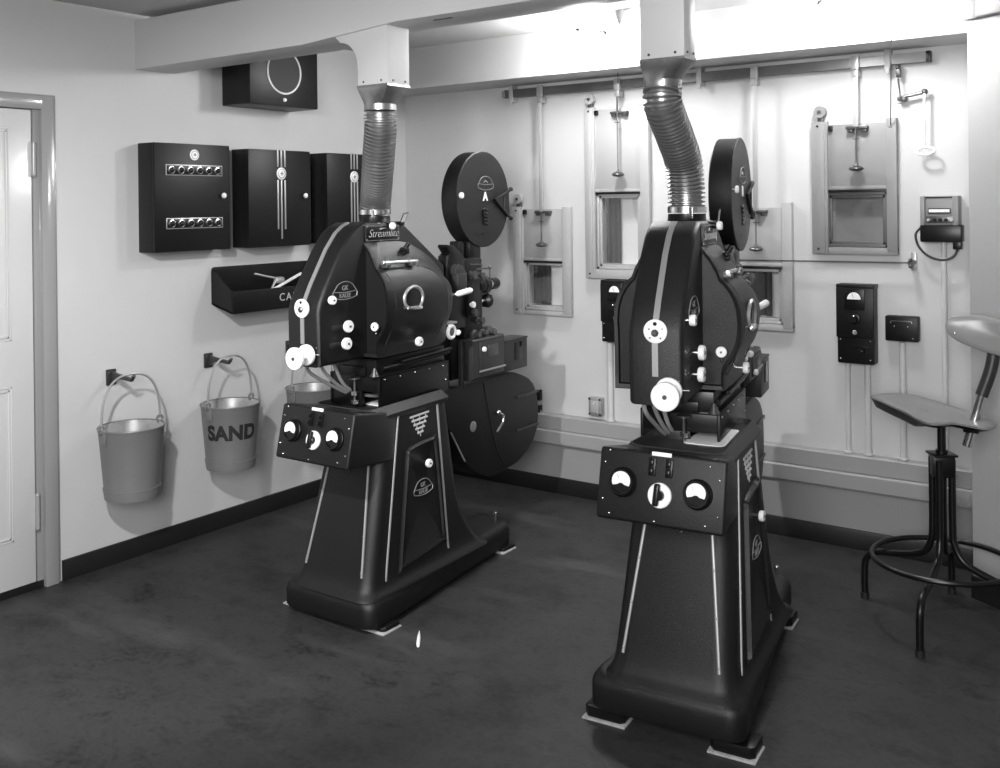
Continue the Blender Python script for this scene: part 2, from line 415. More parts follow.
# ------------------------------------------------------------------ ceiling lamps and pull cords
def ceiling_lamp(x, y, lbl, gm):
    t = thing('ceiling_lamp', lbl, 'lamp', (x, y, H), 0, 'round ceiling lamps')
    MB().lathe((0, 0, 0), (0, 0, -0.03), [(0, 0.075), (0.3, 0.072), (0.7, 0.045), (1, 0.03)], 28).build('ceiling_rose', GREYM, t)
    MB().cyl((0, 0, -0.03), (0, 0, -0.055), 0.014).build('stem', TRIM, t)
    b = MB()
    for k in range(3):
        a = k*2*PI/3+YAW; c, s_ = math.cos(a), math.sin(a)
        b.tube([(0, 0, -0.05), (c*0.04, s_*0.04, -0.05), (c*0.07, s_*0.07, -0.062), (c*0.082, s_*0.082, -0.066)], 0.006, 8)
        b.cyl((c*0.075, s_*0.075, -0.068), (c*0.10, s_*0.10, -0.068), 0.004); b.ball((c*0.085, s_*0.085, -0.066), 0.011)
    b.build('gallery_arm', BLACKS, t)
    prof = [(0.0, 0.048), (0.08, 0.052)]+[(0.08+0.92*i/9, max(0.001, 0.08*math.sin(PI*(0.22+0.78*i/9)))) for i in range(1, 10)]
    MB().lathe((0, 0, -0.06), (0, 0, -0.215), prof, 28).build('globe', gm, t, label='glowing white glass globe')
    return t
ceiling_lamp(1.48, -0.45, 'glowing ceiling lamp with round globe between the two exhaust hoses', GLOBE)
ceiling_lamp(2.632, -0.5, 'glowing ceiling lamp right of the S-bent exhaust hose, half above the frame', GLOBEB)
def cord(p0, p1, lbl):
    t = thing('ceiling_wire', lbl, 'cord', p1, 0, 'shutter release cords hanging from the ceiling')
    Mh = Matrix.Translation(-Vector(p1))
    MB().lathe(p0, Vector(p0)+Vector((0, 0, -0.06)), [(0, 0.028), (0.4, 0.022), (1, 0.006)], 18).build('ceiling_cone', TRUNKP, t, Mh)
    MB().tube([p0, p1], 0.0022, 6).build('wire', DSTEEL, t, Mh)
    MB().lathe(Vector(p1)+Vector((0, 0, 0.015)), p1, [(0, 0.004), (0.5, 0.012), (1, 0.010)], 12).build('end_stop', TRIM, t, Mh)
cord((1.692, -0.52, H), (1.43, -0.062, 2.085), 'thin cord from a ceiling cone down to the rail above the tall port')
cord((2.835, -0.50, H), (2.705, -0.028, 1.805), 'thin cord hanging down onto the right guide of the large grey port')

# ------------------------------------------------------------------ fire shutter rail and ports
rail = thing('shutter_rail', 'long grey metal rail fixed high along the port wall', 'rail', (0.73, -0.035, 2.066))
Mr = Matrix.Translation((-0.73, 0.035, -2.066))
MB().prism([(-0.048, 2.066), (-0.020, 2.066), (-0.020, 2.108), (-0.048, 2.108)], 'x', 0.735, 2.862, 0.002).build('rail_bar', mat('rail_grey', 0.12, 0.35, metal=0.5, vary=0.3, vscale=5), rail, Mr)
for x in (0.781, 1.852, 2.699):
    b = MB().box(x-0.012, x+0.012, -0.052, 0.0, 2.045, 2.13, 0.002); b.box(x-0.010, x+0.010, -0.056, -0.05, 2.028, 2.06, 0.002)
    b.build('wall_bracket', GREYL, rail, Mr)
MB().box(0.722, 0.742, -0.05, -0.016, 2.07, 2.104, 0.003).build('end_stop', GREYM, rail, Mr)
MB().box(2.852, 2.870, -0.052, -0.016, 2.064, 2.110, 0.003).build('end_stop', BLACKS, rail, Mr)

def port(lbl, x, z, glass, rod, ztop, zdisc, zbrk, xbrk, plate_m=GREYL, rim_m=None):
    # x = (left guide l, plate l, right guide l, right guide r); z = (bottom, shutter bottom, plate top, left guide top, right guide top)
    x0, x1, x2, x3 = x; zb, zs, zp, zg, zh = z
    t = thing('projection_port', lbl, 'port', ((x0+x3)/2, 0, zb), 0, 'shuttered ports in the front wall')
    Mp = Matrix.Translation((-(x0+x3)/2, 0, -zb))
    b = MB().box(x0, x1, -0.034, -0.004, zb-0.004, zg, 0.002); b.box(x0+0.018, x1-0.012, -0.040, -0.034, zb, zg-0.01, 0.001)
    o = b.build('left_guide', plate_m, t, Mp)
    for zz in (zb+0.02, zg-0.02): MB().cyl((x0+0.03, -0.030, zz), (x0+0.03, -0.043, zz), 0.005, n=10).build('screw', BLACKS, o, Mp)
    MB().box(x2, x3, -0.034, -0.004, zb+0.012, zh, 0.002).build('right_guide', plate_m, t, Mp)
    b = MB().box(x1-0.003, x2+0.003, -0.022, -0.012, zs, zp, 0.001); b.box(x1, x2, -0.026, -0.020, zs, zs+0.014, 0.001)
    b.build('shutter_plate', plate_m, t, Mp)
    MB().box(x1, x2, -0.026, -0.021, zs-0.012, zs-0.002, 0.0005).build('shutter_edge', BLACKS, t, Mp)
    MB().box(x0+0.03, x3, -0.030, -0.003, zb-0.004, glass[2]-0.022, 0.002).build('sill', plate_m, t, Mp)
    # window frame: two stepped rims
    b = MB(); gx0, gx1, gz0, gz1 = glass
    for (o_, d0, d1) in ((0.020, -0.018, -0.002), (0.008, -0.008, 0.006)):
        w = 0.012
        b.box(gx0-o_, gx0-o_+w, d0, d1, gz0-o_, gz1+o_, 0.001); b.box(gx1+o_-w, gx1+o_, d0, d1, gz0-o_, gz1+o_, 0.001)
        b.box(gx0-o_, gx1+o_, d0, d1, gz0-o_, gz0-o_+w, 0.001); b.box(gx0-o_, gx1+o_, d0, d1, gz1+o_-w, gz1+o_, 0.001)
    b.build('window_rim', rim_m or plate_m, t, Mp)
    # pulley above the left guide
    px = (x0+x1)/2+0.004
    b = MB().lathe((px, -0.012, zg+0.042), (px, -0.040, zg+0.042), [(0, 0.026), (0.35, 0.026), (0.5, 0.021), (0.65, 0.026), (1, 0.026)], 26)
    o = b.build('pulley', plate_m, t, Mp)
    MB().cyl((px, -0.040, zg+0.042), (px, -0.046, zg+0.042), 0.008, n=12).build('axle', DSTEEL, o, Mp)
    MB().box(px-0.012, px+0.012, -0.030, -0.006, zg-0.002, zg+0.030, 0.002).build('pulley_bracket', DSTEEL, t, Mp)
    MB().box(x1+0.006, x1+0.022, -0.040, -0.020, zp-0.028, zp-0.004, 0.003).build('catch', BLACKS, t, Mp)
    # hanging link, cross bracket and pull disc
    w, m = rod
    b = MB().box(xbrk-w, xbrk+w, -0.062, -0.056, zbrk, ztop, 0.001)
    b.build('hanging_strap', m, t, Mp)
    b = MB().box(xbrk-0.014, xbrk+0.014, -0.066, -0.018, ztop-0.06, ztop-0.030, 0.002); b.box(xbrk-0.016, xbrk+0.016, -0.066, -0.050, ztop-0.03, ztop+0.03, 0.002)
    b.build('rail_hanger', TRIM, t, Mp)
    b = MB().box(xbrk-0.045, xbrk+0.045, -0.056, -0.020, zbrk-0.010, zbrk+0.004, 0.003)
    b.box(xbrk-0.040, xbrk-0.018, -0.050, -0.02, zbrk-0.022, zbrk-0.008, 0.002); b.box(xbrk+0.018, xbrk+0.040, -0.050, -0.02, zbrk-0.022, zbrk-0.008, 0.002)
    b.build('cross_bracket', DSTEEL, t, Mp)
    b = MB().cyl((xbrk, -0.060, zdisc), (xbrk, -0.060, zbrk), 0.0035, n=8); b.box(xbrk-0.012, xbrk+0.012, -0.064, -0.056, zbrk-0.055, zbrk-0.05)
    b.build('link_rod', DSTEEL, t, Mp)
    b = MB().lathe((xbrk, -0.060, zdisc+0.022), (xbrk, -0.060, zdisc-0.012), [(0, 0.005), (0.28, 0.009), (0.36, 0.020), (0.50, 0.028), (0.66, 0.031), (0.80, 0.029), (0.93, 0.020), (1, 0.008)], 20)
    b.build('pull_knob', DSTEEL, t, Mp)
    return t
STRAPG = mat('strap_grey', 0.42, 0.4, metal=0.2)
port('smallest visible port in the front wall, behind the left projector lens', (0.770, 0.835, 1.080, 1.126), (0.925, 1.205, 1.475, 1.487, 1.485), W1, (0.010, STRAPG), 2.085, 1.29, 1.462, 0.970)
port('tall port with a bright window between left reel case and S-bent hose', (1.218, 1.275, 1.530, 1.578), (1.128, 1.557, 1.970, 1.983, 1.985), W2, (0.004, DSTEEL), 2.085, 1.642, 1.950, 1.424)
port('large port with one mid grey pane, left of the telephone', (2.371, 2.441, 2.687, 2.729), (1.272, 1.548, 1.829, 1.845, 1.845), W3, (0.012, STRAPG), 2.085, 1.636, 1.814, 2.571, GREYM, RIMD)
port('port half hidden behind the right projector, white lever before its window', (1.922, 1.987, 2.235, 2.279), (0.922, 1.208, 1.472, 1.488, 1.494), W4, (0.011, STRAPG), 2.085, 1.287, 1.458, 2.125)
# windows: panes in the wall openings, a grey board, and stand-ins for reflections in the glass
for i, w in enumerate((W1, W2, W3, W4)):
    b = MB().box(w[0], w[1], 0.012, 0.016, w[2], w[3]); b.build('window_%d' % (i+1), GLASS, kind='structure')
def dark_reflection(x0, x1, z0, z1, y, lbl, nf):
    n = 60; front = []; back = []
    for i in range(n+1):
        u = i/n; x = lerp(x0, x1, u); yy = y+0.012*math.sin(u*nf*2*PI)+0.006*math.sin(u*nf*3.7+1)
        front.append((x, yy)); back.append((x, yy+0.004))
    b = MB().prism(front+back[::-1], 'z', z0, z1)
    return tag(b.build('dark_reflection', REFLD, ang=70), lbl, 'dark_reflection', 'dark folds standing in for reflections in the port windows')
dark_reflection(0.853, 0.965, 0.972, 1.18, 0.036, 'dark folded strip standing in for a reflection in the smallest port window', 3)
dark_reflection(1.299, 1.385, 1.20, 1.525, 0.036, 'dark folds standing in for a reflection in the left of the tall port window', 3)
dark_reflection(2.002, 2.162, 0.978, 1.176, 0.036, 'dark folds standing in for a reflection in the port window behind the right projector', 3)
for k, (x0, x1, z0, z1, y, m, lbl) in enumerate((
        (0.80, 1.09, 0.93, 1.22, 0.060, BOARD, 'pale board standing in for the wall reflected in the smallest port window'),
        (1.25, 1.535, 1.16, 1.57, 0.060, BOARD, 'pale board standing in for the wall reflected in the tall port window'),
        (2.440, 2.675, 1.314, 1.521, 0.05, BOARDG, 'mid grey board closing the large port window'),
        (1.965, 2.24, 0.94, 1.21, 0.060, BOARD, 'pale board standing in for the wall reflected in the port window behind right projector'))):
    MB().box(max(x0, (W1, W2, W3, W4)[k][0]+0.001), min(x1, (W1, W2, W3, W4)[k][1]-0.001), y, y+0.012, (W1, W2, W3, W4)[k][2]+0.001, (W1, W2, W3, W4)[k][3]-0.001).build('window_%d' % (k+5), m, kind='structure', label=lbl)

# ------------------------------------------------------------------ small fittings on the port wall
def conduit(x, z0, z1, r, lbl, y=-0.018):
    t = thing('conduit_pipe', lbl, 'pipe', (x, y, z0), 0, 'painted conduits on the port wall')
    MB().cyl((0, 0, 0), (0, 0, z1-z0), r, n=14).build('pipe', WALLB, t)
    MB().lathe((0, 0, 0.001), (0, 0, 0.02), [(0, r+0.008), (0.4, r+0.008), (0.5, r+0.003), (1, r+0.003)], 14).build('collar', WALLB, t)
    return t
conduit(2.514, 0.412, 0.802, 0.011, 'left one of the two pale conduits below the tall black meter box')
conduit(2.597, 0.412, 0.802, 0.013, 'right one of the two pale conduits below the tall black meter box')
conduit(2.740, 0.412, 0.905, 0.013, 'pale conduit below the small black junction box')
conduit(2.906, 0.412, 1.328, 0.011, 'tall pale conduit below the telephone')
conduit(1.344, 0.412, 0.806, 0.016, 'pale conduit below the meter box left of right projector')
conduit(0.915, 0.412, 0.535, 0.006, 'thin conduit with black clips beside the large lower reel case')

def meter_box(lbl, x0, x1, z0, z1, m):
    w = x1-x0; h = z1-z0
    t = thing('meter_box', lbl, 'meter', ((x0+x1)/2, 0, z0), 0, 'black meter boxes on the port wall')
    b = MB().box(-w/2, w/2, -0.07, 0, 0, h, 0.006); b.box(-w/2-0.002, w/2+0.002, -0.078, -0.05, h*0.33, h-0.012, 0.004); b.box(-w/2-0.003, w/2+0.003, -0.074, 0, h-0.014, h+0.002, 0.004)
    b.build('case', m, t)
    zc = h*0.82
    n = 18; pts = [(0.028*math.cos(PI*i/n), zc+0.030*math.sin(PI*i/n)) for i in range(n+1)]
    pl = MB().box(-0.042, 0.042, -0.084, -0.076, zc-0.045, zc+0.045, 0.003).build('meter_face', BLACKS, t)
    MB().prism(pts, 'y', -0.0855, -0.083).build('dial_card', PAPER, pl)
    MB().tube([(0, -0.086, zc+0.004), (-0.008, -0.086, zc+0.024)], 0.0007, 6).build('needle', BLACKS, pl)
    b = MB().lathe((0, -0.076, h*0.575), (0, -0.10, h*0.575), [(0, 0.026), (0.5, 0.024), (0.55, 0.018), (1, 0.015)], 24)
    k = b.build('control_knob', BLACKS, t); MB().ball((0.003, -0.102, h*0.575+0.012), 0.005).build('knob_mark', CHROME, k)
    MB().lathe((0, -0.076, h*0.40), (0, -0.084, h*0.40), [(0, 0.010), (0.6, 0.010), (1, 0.006)], 16).build('pilot_lamp', TRIM, t)
    b = MB().box(-0.004, 0.056, -0.080, -0.068, h*0.215, h*0.225, 0.001); b.cyl((0.024, -0.068, h*0.17), (0.024, -0.086, h*0.17), 0.016, n=18); b.box(0.012, 0.036, -0.092, -0.084, h*0.155, h*0.185, 0.003)
    b.build('rotary_switch', BLACKS, t)
    for sx in (-1, 1):
        for zz in (0.02, 0.29):
            MB().ball((sx*(w/2-0.014), -0.071, zz*1.0 if zz < 0.1 else h*0.30), 0.004, 8).build('screw', CHROME, t)
    return t
meter_box('tall black meter box near the large grey-paned port', 2.486, 2.638, 0.806, 1.142, CABB)
meter_box('black meter box below the tall bright-windowed port, left of right projector', 1.328, 1.490, 0.815, 1.119, CABB)

t = thing('junction_box', 'small black junction box right of the tall meter box', 'box', (2.743, 0, 0.911))
MB().box(-0.066, 0.066, -0.045, 0, 0, 0.105, 0.006).build('case', CABB, t)
MB().box(-0.042, 0.042, -0.049, -0.044, 0.082, 0.087, 0.001).build('cover_lip', DSTEEL, t)
for x, z in ((-0.042, 0.078), (0.042, 0.078), (-0.028, 0.062), (0.026, 0.062), (0.046, 0.014)):
    MB().ball((x, -0.046, z), 0.0038, 8).build('screw', CHROME, t)

t = thing('wall_telephone', 'grey wall telephone box with black lower half and looped cable', 'telephone', (2.902, 0, 1.327))
b = MB().box(-0.076, 0.070, -0.055, 0, 0.068, 0.188, 0.003); b.box(-0.076, -0.058, -0.066, -0.05, 0.068, 0.188, 0.003); b.box(0.048, 0.070, -0.066, -0.05, 0.068, 0.188, 0.003)
b.build('case', GREYM, t)
MB().box(-0.056, 0.05, -0.0575, -0.054, 0.179, 0.184, 0.0005).build('top_bar', BLACKS, t)
o = MB().box(-0.046, 0.040, -0.060, -0.054, 0.116, 0.137, 0.001).build('name_slot', BLACKS, t); MB().box(-0.043, 0.036, -0.062, -0.059, 0.121, 0.133, 0.0005).build('white_card', PAPER, o)
o = MB().box(-0.054, 0.050, -0.060, -0.054, 0.078, 0.106, 0.001).build('key_strip', DSTEEL, t)
for k in range(5): MB().lathe((-0.044+k*0.022, -0.059, 0.090), (-0.044+k*0.022, -0.070, 0.090), [(0, 0.008), (1, 0.006)], 12).build('key', (TRIM if k in (0, 4) else BLACKS), o)
MB().box(-0.078, 0.080, -0.062, 0, 0.0, 0.070, 0.005).build('lower_case', BLACKS, t)
MB().box(0.046, 0.078, -0.06, -0.02, -0.028, 0.004, 0.004).build('cable_gland', BLACKS, t)
MB().tube(spline([(-0.074, -0.05, 0.062), (-0.096, -0.055, 0.03), (-0.084, -0.055, -0.02), (-0.046, -0.055, -0.058), (0.005, -0.055, -0.072), (0.045, -0.05, -0.058), (0.062, -0.04, -0.026)], 8), 0.0045, 10).build('cable', RUBBER, t)

t = thing('emergency_release', 'white oval pull handle hanging from a crank on the port wall', 'release', (2.84, -0.05, 1.70))
b = MB().tube([(-0.098, 0.0, 0.362), (-0.096, -0.002, 0.29), (-0.090, -0.004, 0.25), (-0.088, -0.004, 0.222)], 0.0035, 8); b.box(-0.107, -0.089, -0.004, 0.02, 0.31, 0.36, 0.003)
b.ball((-0.098, -0.004, 0.352), 0.009, 10); b.ball((-0.098, -0.004, 0.318), 0.008, 10); b.build('hanger', DSTEEL, t)
b = MB().tube([(-0.092, 0.012, 0.226), (-0.05, 0.012, 0.233), (0.004, 0.012, 0.242)], 0.0075, 10); b.box(-0.104, -0.072, 0.004, 0.048, 0.212, 0.232, 0.003); b.box(-0.1, -0.07, -0.002, 0.002, 0.20, 0.204)
b.ball((0.004, 0.012, 0.243), 0.013, 12); b.build('crank_arm', DSTEEL, t)
MB().tube([(0.004, 0.006, 0.236), (0.0, 0.002, 0.012)], 0.005, 10).build('pull_rod', WHITE, t)
b = MB().tube([(0.006+0.034*math.cos(2*PI*i/36), 0.010*math.sin(2*PI*i/36), 0.016*math.sin(2*PI*i/36)) for i in range(36)], 0.006, 10, closed=True)
b.build('grip_ring', WHITE, t)

t = thing('changeover_rod', 'thin horizontal metal rod along the port wall below the large port', 'rod', (2.78, -0.05, 1.24))
MB().tube([(-0.84, -0.0, -0.006), (0.0, 0.0, 0.0)], 0.0032, 8).build('rod', DSTEEL, t)
b = MB().box(-0.004, 0.018, 0.038, 0.05, -0.034, 0.04, 0.002); b.build('wall_plate', TRIM, t)
b = MB().cyl((0.006, 0.045, 0.0), (0.006, -0.012, 0.0), 0.012, n=14); b.ball((0.006, -0.012, 0.012), 0.008, 10); b.ball((0.006, -0.01, -0.014), 0.009, 10); b.build('rod_clamp', DSTEEL, t)

t = thing('cable_trunking', 'grey two-tier cable trunking along the foot of the port wall', 'trunking', (1.5, 0, 0.26))
Mt = Matrix.Translation((-1.5, 0, -0.26))
b = MB().prism([(0, 0.332), (0, 0.412), (-0.040, 0.410), (-0.046, 0.404), (-0.046, 0.338), (-0.040, 0.332)], 'x', 0.004, 3.05)
b.build('upper_cover', DADO, t, Mt)
b = MB().prism([(0, 0.262), (0, 0.334), (-0.056, 0.334), (-0.062, 0.328), (-0.062, 0.270), (-0.056, 0.262)], 'x', 0.004, 3.05)
b.build('lower_cover', DADO, t, Mt)
o = MB().box(2.935, 3.05, -0.065, -0.06, 0.264, 0.332, 0.001).build('end_plate', DADO, t, Mt)
for x in (2.95, 3.0):
    for z in (0.276, 0.316): MB().ball((x, -0.066, z), 0.004, 8).build('screw', TRIM, o, Mt)
for x in (2.95, ):
    for z in (0.35, 0.388): MB().ball((x, -0.047, z), 0.004, 8).build('screw', TRIM, o, Mt)

t = thing('socket_box', 'small grey socket box just above the trunking between the two projectors', 'socket', (1.264, 0, 0.433))
MB().box(-0.036, 0.036, -0.038, 0, 0, 0.092, 0.004).build('case', TRIM, t)
MB().box(-0.022, 0.022, -0.042, -0.036, 0.016, 0.076, 0.002).build('cover', GREYL, t)
for x in (-0.03, 0.03):
    for z in (0.008, 0.084): MB().ball((x, -0.039, z), 0.006, 8).build('screw', BLACKS, t)
for z, lbl in ((0.50, 'upper black clip on the thin conduit'), (0.42, 'lower black clip on the thin conduit')):
    tag(MB().box(0.904, 0.928, -0.032, -0.002, z-0.028, z+0.028, 0.003).build('conduit_clip', BLACKS), lbl, 'clip')

t = thing('wall_cabinet', 'grey cabinet high on the splayed wall in the top right corner', 'cabinet', (0, 0, 2.17))
Mw = basis((RWx, RWy, 2.17), dirR, (0, 0, 1))  # local z points out of the wall (room side)
sgn = 1 if (Mw.to_3x3() @ Vector((0, 0, 1))).y < 0 else -1
t.location = Vector((RWx, RWy, 2.17))+dirR*0.15
Mw = Matrix.Translation(-t.location) @ Mw
MB().box(0.010, 0.075, 0.0, 0.15, *sorted((0.003*sgn, 0.03*sgn)), 0.002).build('side_panel', CORN, t, Mw)
MB().box(0.080, 0.42, 0.0, 0.15, *sorted((0.003*sgn, 0.05*sgn)), 0.003).build('case', CORN, t, Mw)

# ------------------------------------------------------------------ left wall: loudspeaker, fuse cabinets, carbon tray, buckets
t = thing('loudspeaker', 'black boxed loudspeaker with white-ringed grille high on the left wall', 'speaker', (0, -1.099, 1.981))
MB().box(0, 0.198, -0.215, 0.215, 0, 0.32, 0.005).build('cabinet', CABB, t)
MB().lathe((0.198, -0.006, 0.164), (0.200, -0.006, 0.164), [(0, 0.104), (1, 0.104)], 40).build('grille_cloth', mat('grille_cloth', 0.05, 0.8, bump=0.4, bscale=500), t)
MB().torus((0.200, -0.006, 0.164), (1, 0, 0), 0.104, 0.0045, 48, 8).build('grille_ring', PAPER, t, label='white ring')
MB().lathe((0.198, -0.004, 0.031), (0.206, -0.004, 0.031), [(0, 0.010), (1, 0.007)], 16).build('knob', WHITE, t)

def badge(parent, M, y, z, x, r):
    o = MB().lathe((x, y, z), (x+0.004, y, z), [(0, r), (0.5, r), (1, r*0.9)], 28).build('badge', BADGE, parent, M)
    b = MB().torus((x+0.004, y, z), (1, 0, 0), r*0.72, 0.0012, 24, 6); b.box(x+0.003, x+0.0055, y-r*0.3, y+r*0.3, z-0.002, z+0.002); b.box(x+0.003, x+0.0055, y-0.002, y+0.002, z-r*0.3, z+r*0.35)
    b.build('badge_mark', DSTEEL, o, M)
    return o
CABG = 'black fuse cabinets on the left wall'
def cabinet(lbl, y0, y1, x1, z0=1.310, z1=1.785):
    t = thing('fuse_cabinet', lbl, 'cabinet', (0, (y0+y1)/2, z0), 0, CABG)
    M = Matrix.Translation((0, -(y0+y1)/2, -z0))
    MB().box(0, x1-0.016, y0, y1, z0, z1, 0.003).build('wall_mounted_case', CABB, t, M)
    d = MB().box(x1-0.016, x1, y0, y1, z0, z1, 0.004).build('door', CABB, t, M)
    MB().lathe((x1, y1-0.045, 1.556), (x1+0.022, y1-0.045, 1.556), [(0, 0.004), (0.3, 0.004), (0.4, 0.011), (0.6, 0.0135), (0.85, 0.011), (1, 0.004)], 16).build('knob', BADGE, d, M)
    return t, d, M
t, d, M = cabinet('black fuse cabinet with two rows of round indicators, nearest the door', -1.772, -1.367, 0.115)
badge(t, M, -1.563, 1.737, 0.115, 0.024)
for zc in (1.668, 1.434):
    s = MB().box(0.114, 0.118, -1.715, -1.412, zc-0.024, zc+0.024, 0.001).build('indicator_strip', TRIM, t, M, label='bright-edged strip of six indicators')
    MB().box(0.1165, 0.1185, -1.711, -1.416, zc-0.020, zc+0.020, 0.0005).build('strip_panel', BLACKS, s, M)
    for k in range(6):
        y = -1.688+k*0.0495
        b = MB().lathe((0.118, y, zc), (0.124, y, zc), [(0, 0.019), (0.7, 0.018), (1, 0.013)], 20)
        b.build('indicator', CHROME, s, M)
        MB().ball((0.1235, y, zc), 0.0125, 12).build('lens', BLACKS, s, M)
def stripes(t, M, y, x, ys=(-0.0225, 0.0, 0.0225)):
    for k, dy in enumerate(ys):
        MB().box(x-0.001, x+0.003, y+dy-0.0045, y+dy+0.0045, 1.695, 1.780, 0.001).build('trim_stripe', TRIM, t, M)
        MB().box(x-0.001, x+0.003, y+dy-0.0045, y+dy+0.0045, 1.346 if k == 1 else 1.393, 1.632, 0.001).build('trim_stripe', TRIM, t, M)
t, d, M = cabinet('black fuse cabinet with three vertical metal stripes, middle of the row', -1.261, -0.865, 0.118, 1.310, 1.777)
stripes(t, M, -1.057, 0.118); badge(t, M, -1.057, 1.663, 0.118, 0.030)
t, d, M = cabinet('black striped fuse cabinet partly behind the left exhaust hose', -0.753, -0.360, 0.123, 1.310, 1.775)
stripes(t, M, -0.556, 0.123); badge(t, M, -0.556, 1.655, 0.123, 0.030)

t = thing('carbon_tray', 'black open wall tray lettered for carbons, under the fuse cabinets', 'tray', (0, -1.08, 1.014))
M = Matrix.Translation((0, 1.08, -1.014))
ty0, ty1 = -1.389, -0.775
b = MB().prism([(ty0+0.015, 1.224), (ty0+0.004, 1.219), (ty0, 1.206), (ty0, 1.05), (ty1, 1.05), (ty1, 1.206), (ty1-0.004, 1.219), (ty1-0.015, 1.224)], 'x', 0.0, 0.012, 0.001)
b.build('mounting_board', CABB, t, M)
b = MB()
for y in (ty0, ty1-0.010): b.prism([(0.010, 1.048), (0.010, 1.205), (0.03, 1.20), (0.148, 1.115), (0.148, 1.014)], 'y', y, y+0.010)
b.prism([(0.010, 1.048), (0.148, 1.012), (0.148, 1.020), (0.010, 1.056)], 'y', ty0, ty1)
b.build('tray_body', CABB, t, M)
o = MB().box(0.142, 0.154, ty0, ty1, 1.013, 1.115, 0.002).build('front_board', CABB, t, M)
tx = text('CARBONS', 0.052, 0.0006, spacing=1.25)
tx.build('lettering', SILVER, o, M @ Matrix.Translation((0.1546, -0.972, 1.066)) @ Matrix(((0, 0, 1, 0), (1, 0, 0, 0), (0, 1, 0, 0), (0, 0, 0, 1))))
# tools lying in the tray
t = thing('carbon_tongs', 'metal tongs lying open in the black carbon tray', 'tongs', (0.10, -1.09, 1.10))
b = MB().tube([(-0.012, -0.115, 0.085), (-0.005, -0.055, 0.07), (0.0, 0.0, 0.058)], 0.005, 8); b.build('tong_arm', TRIM, t)
b = MB().tube([(0.005, 0.004, 0.052), (0.012, -0.022, 0.022), (0.015, -0.04, -0.002), (0.016, -0.052, -0.010)], 0.006, 8); b.build('tong_arm', TRIM, t)
b = MB().box(-0.012, 0.02, -0.004, 0.052, 0.03, 0.062, 0.012, 3); b.build('tong_jaw', TRIM, t)
t = thing('carbon_rod', 'pale carbon rod leaning across the carbon tray beside the tongs', 'rod', (0.12, -1.12, 1.105))
MB().cyl((0.012, -0.006, 0.001), (-0.035, 0.215, 0.062), 0.0075, n=12).build('rod', WHITE, t)
MB().cyl((-0.035, 0.215, 0.062), (-0.037, 0.222, 0.064), 0.005, 0.003, n=12).build('rod_tip', GREYM, t)

def hook(y, z, lbl):
    t = thing('bucket_hook', lbl, 'hook', (0, y, z), 0, 'bucket hooks on the left wall')
    MB().box(0, 0.012, -0.022, 0.022, -0.045, 0.022, 0.003).build('wall_plate', GREYD, t)
    b = MB().prism([(0.008, -0.040), (0.010, 0.012), (0.15, -0.004), (0.168, 0.012), (0.172, 0.004), (0.152, -0.018), (0.06, -0.012)], 'y', -0.008, 0.008, 0.002)
    b.build('arm', GREYD, t)
    for s in (-1, 1): MB().ball((0.013, s*0.013, 0.008), 0.005, 8).build('screw', DSTEEL, t)
def bucket(y, lbl, zr=0.605, xc=0.158, rot=0.0, letters=None, tilt=0.0):
    zt, zb, rt_, rb = zr, zr-0.288, 0.131, 0.106
    t = thing('fire_bucket', lbl, 'bucket', (xc, y, zb), rot, 'fire buckets hanging on the left wall')
    h = zt-zb
    prof = [(0.0, rb-0.006), (0.0, rb), (0.11, rb+0.004), (0.125, rb+0.002), (0.13, rb+0.003), (1.0, rt_)]
    b = MB().lathe((0, 0, 0), (0, 0, h), [(0.03, 0.001), (0.03, rb-0.004), (0.0, rb-0.003), (0.0, rb+0.002), (0.15, rb+0.0085), (0.155, rb+0.0045), (0.985, rt_-0.001), (0.99, rt_), (1.0, rt_)], 48, cap=False)
    b.build('body', BUCKP, t)
    MB().lathe((0, 0, 0), (0, 0, h), [(0.035, 0.001), (0.035, rb-0.004), (0.995, rt_-0.003)], 48, cap=False).build('zinc_inside', BUCKI, t, label='bare zinc inside')
    MB().torus((0, 0, h), (0, 0, 1), rt_, 0.0035, 48, 8).build('rim_bead', BUCKP, t)
    hr = zr+0.205-zt  # hook height above the rim
    for s in (-1, 1):
        b = MB().torus((0, s*(rt_+0.006), h+0.008), (1, 0, 0), 0.0135, 0.005, 18, 8); b.box(-0.016, 0.016, s*(rt_-0.001)-0.003, s*(rt_-0.001)+0.003, h-0.055, h-0.002, 0.002)
        b.build('bail_ear', BUCKP, t)
    pts = []
    R0 = rt_+0.006
    for i in range(25):
        a = PI*i/24; cs = math.cos(a); sn = math.sin(a)
        pts.append((0.0, -R0*(abs(cs)**0.8)*(1 if cs > 0 else -1), h+0.010+hr*(sn**0.75 if sn > 0 else 0)))
    MB().tube(pts, 0.005, 8).build('hanging_bail', TRIM, t, label='bright wire bail')
    if letters:
        tx = text(letters, 0.089, 0.0008, spacing=1.05, subdiv=0.008, bold=0.0042)
        zc = h*0.60
        def wrap(v):
            zz = zc+v.y; r = lerp(rb+0.0035, rt_-0.001, (zz/h-0.135)/0.85)+0.0012+v.z
            a = ANG+v.x/0.127; return Vector((r*math.cos(a), r*math.sin(a), zz))
        ANG = math.atan2(CAM.y-y, CAM.x-xc)-rot+0.05
        tx.v = [wrap(v) for v in tx.v]
        tx.build('lettering', BLACKM, t, label='black painted lettering')
    return t
hook(-1.917, 0.802, 'bucket hook nearest the door, holding the plain bucket')
hook(-1.415, 0.806, 'bucket hook holding the bucket lettered SAND')
hook(-0.915, 0.806, 'bucket hook behind the left projector')
bucket(-1.925, 'plain grey fire bucket hanging nearest the door', 0.603)
bucket(-1.415, 'grey fire bucket lettered SAND hanging on the left wall', 0.612, letters='SAND', rot=0.12)
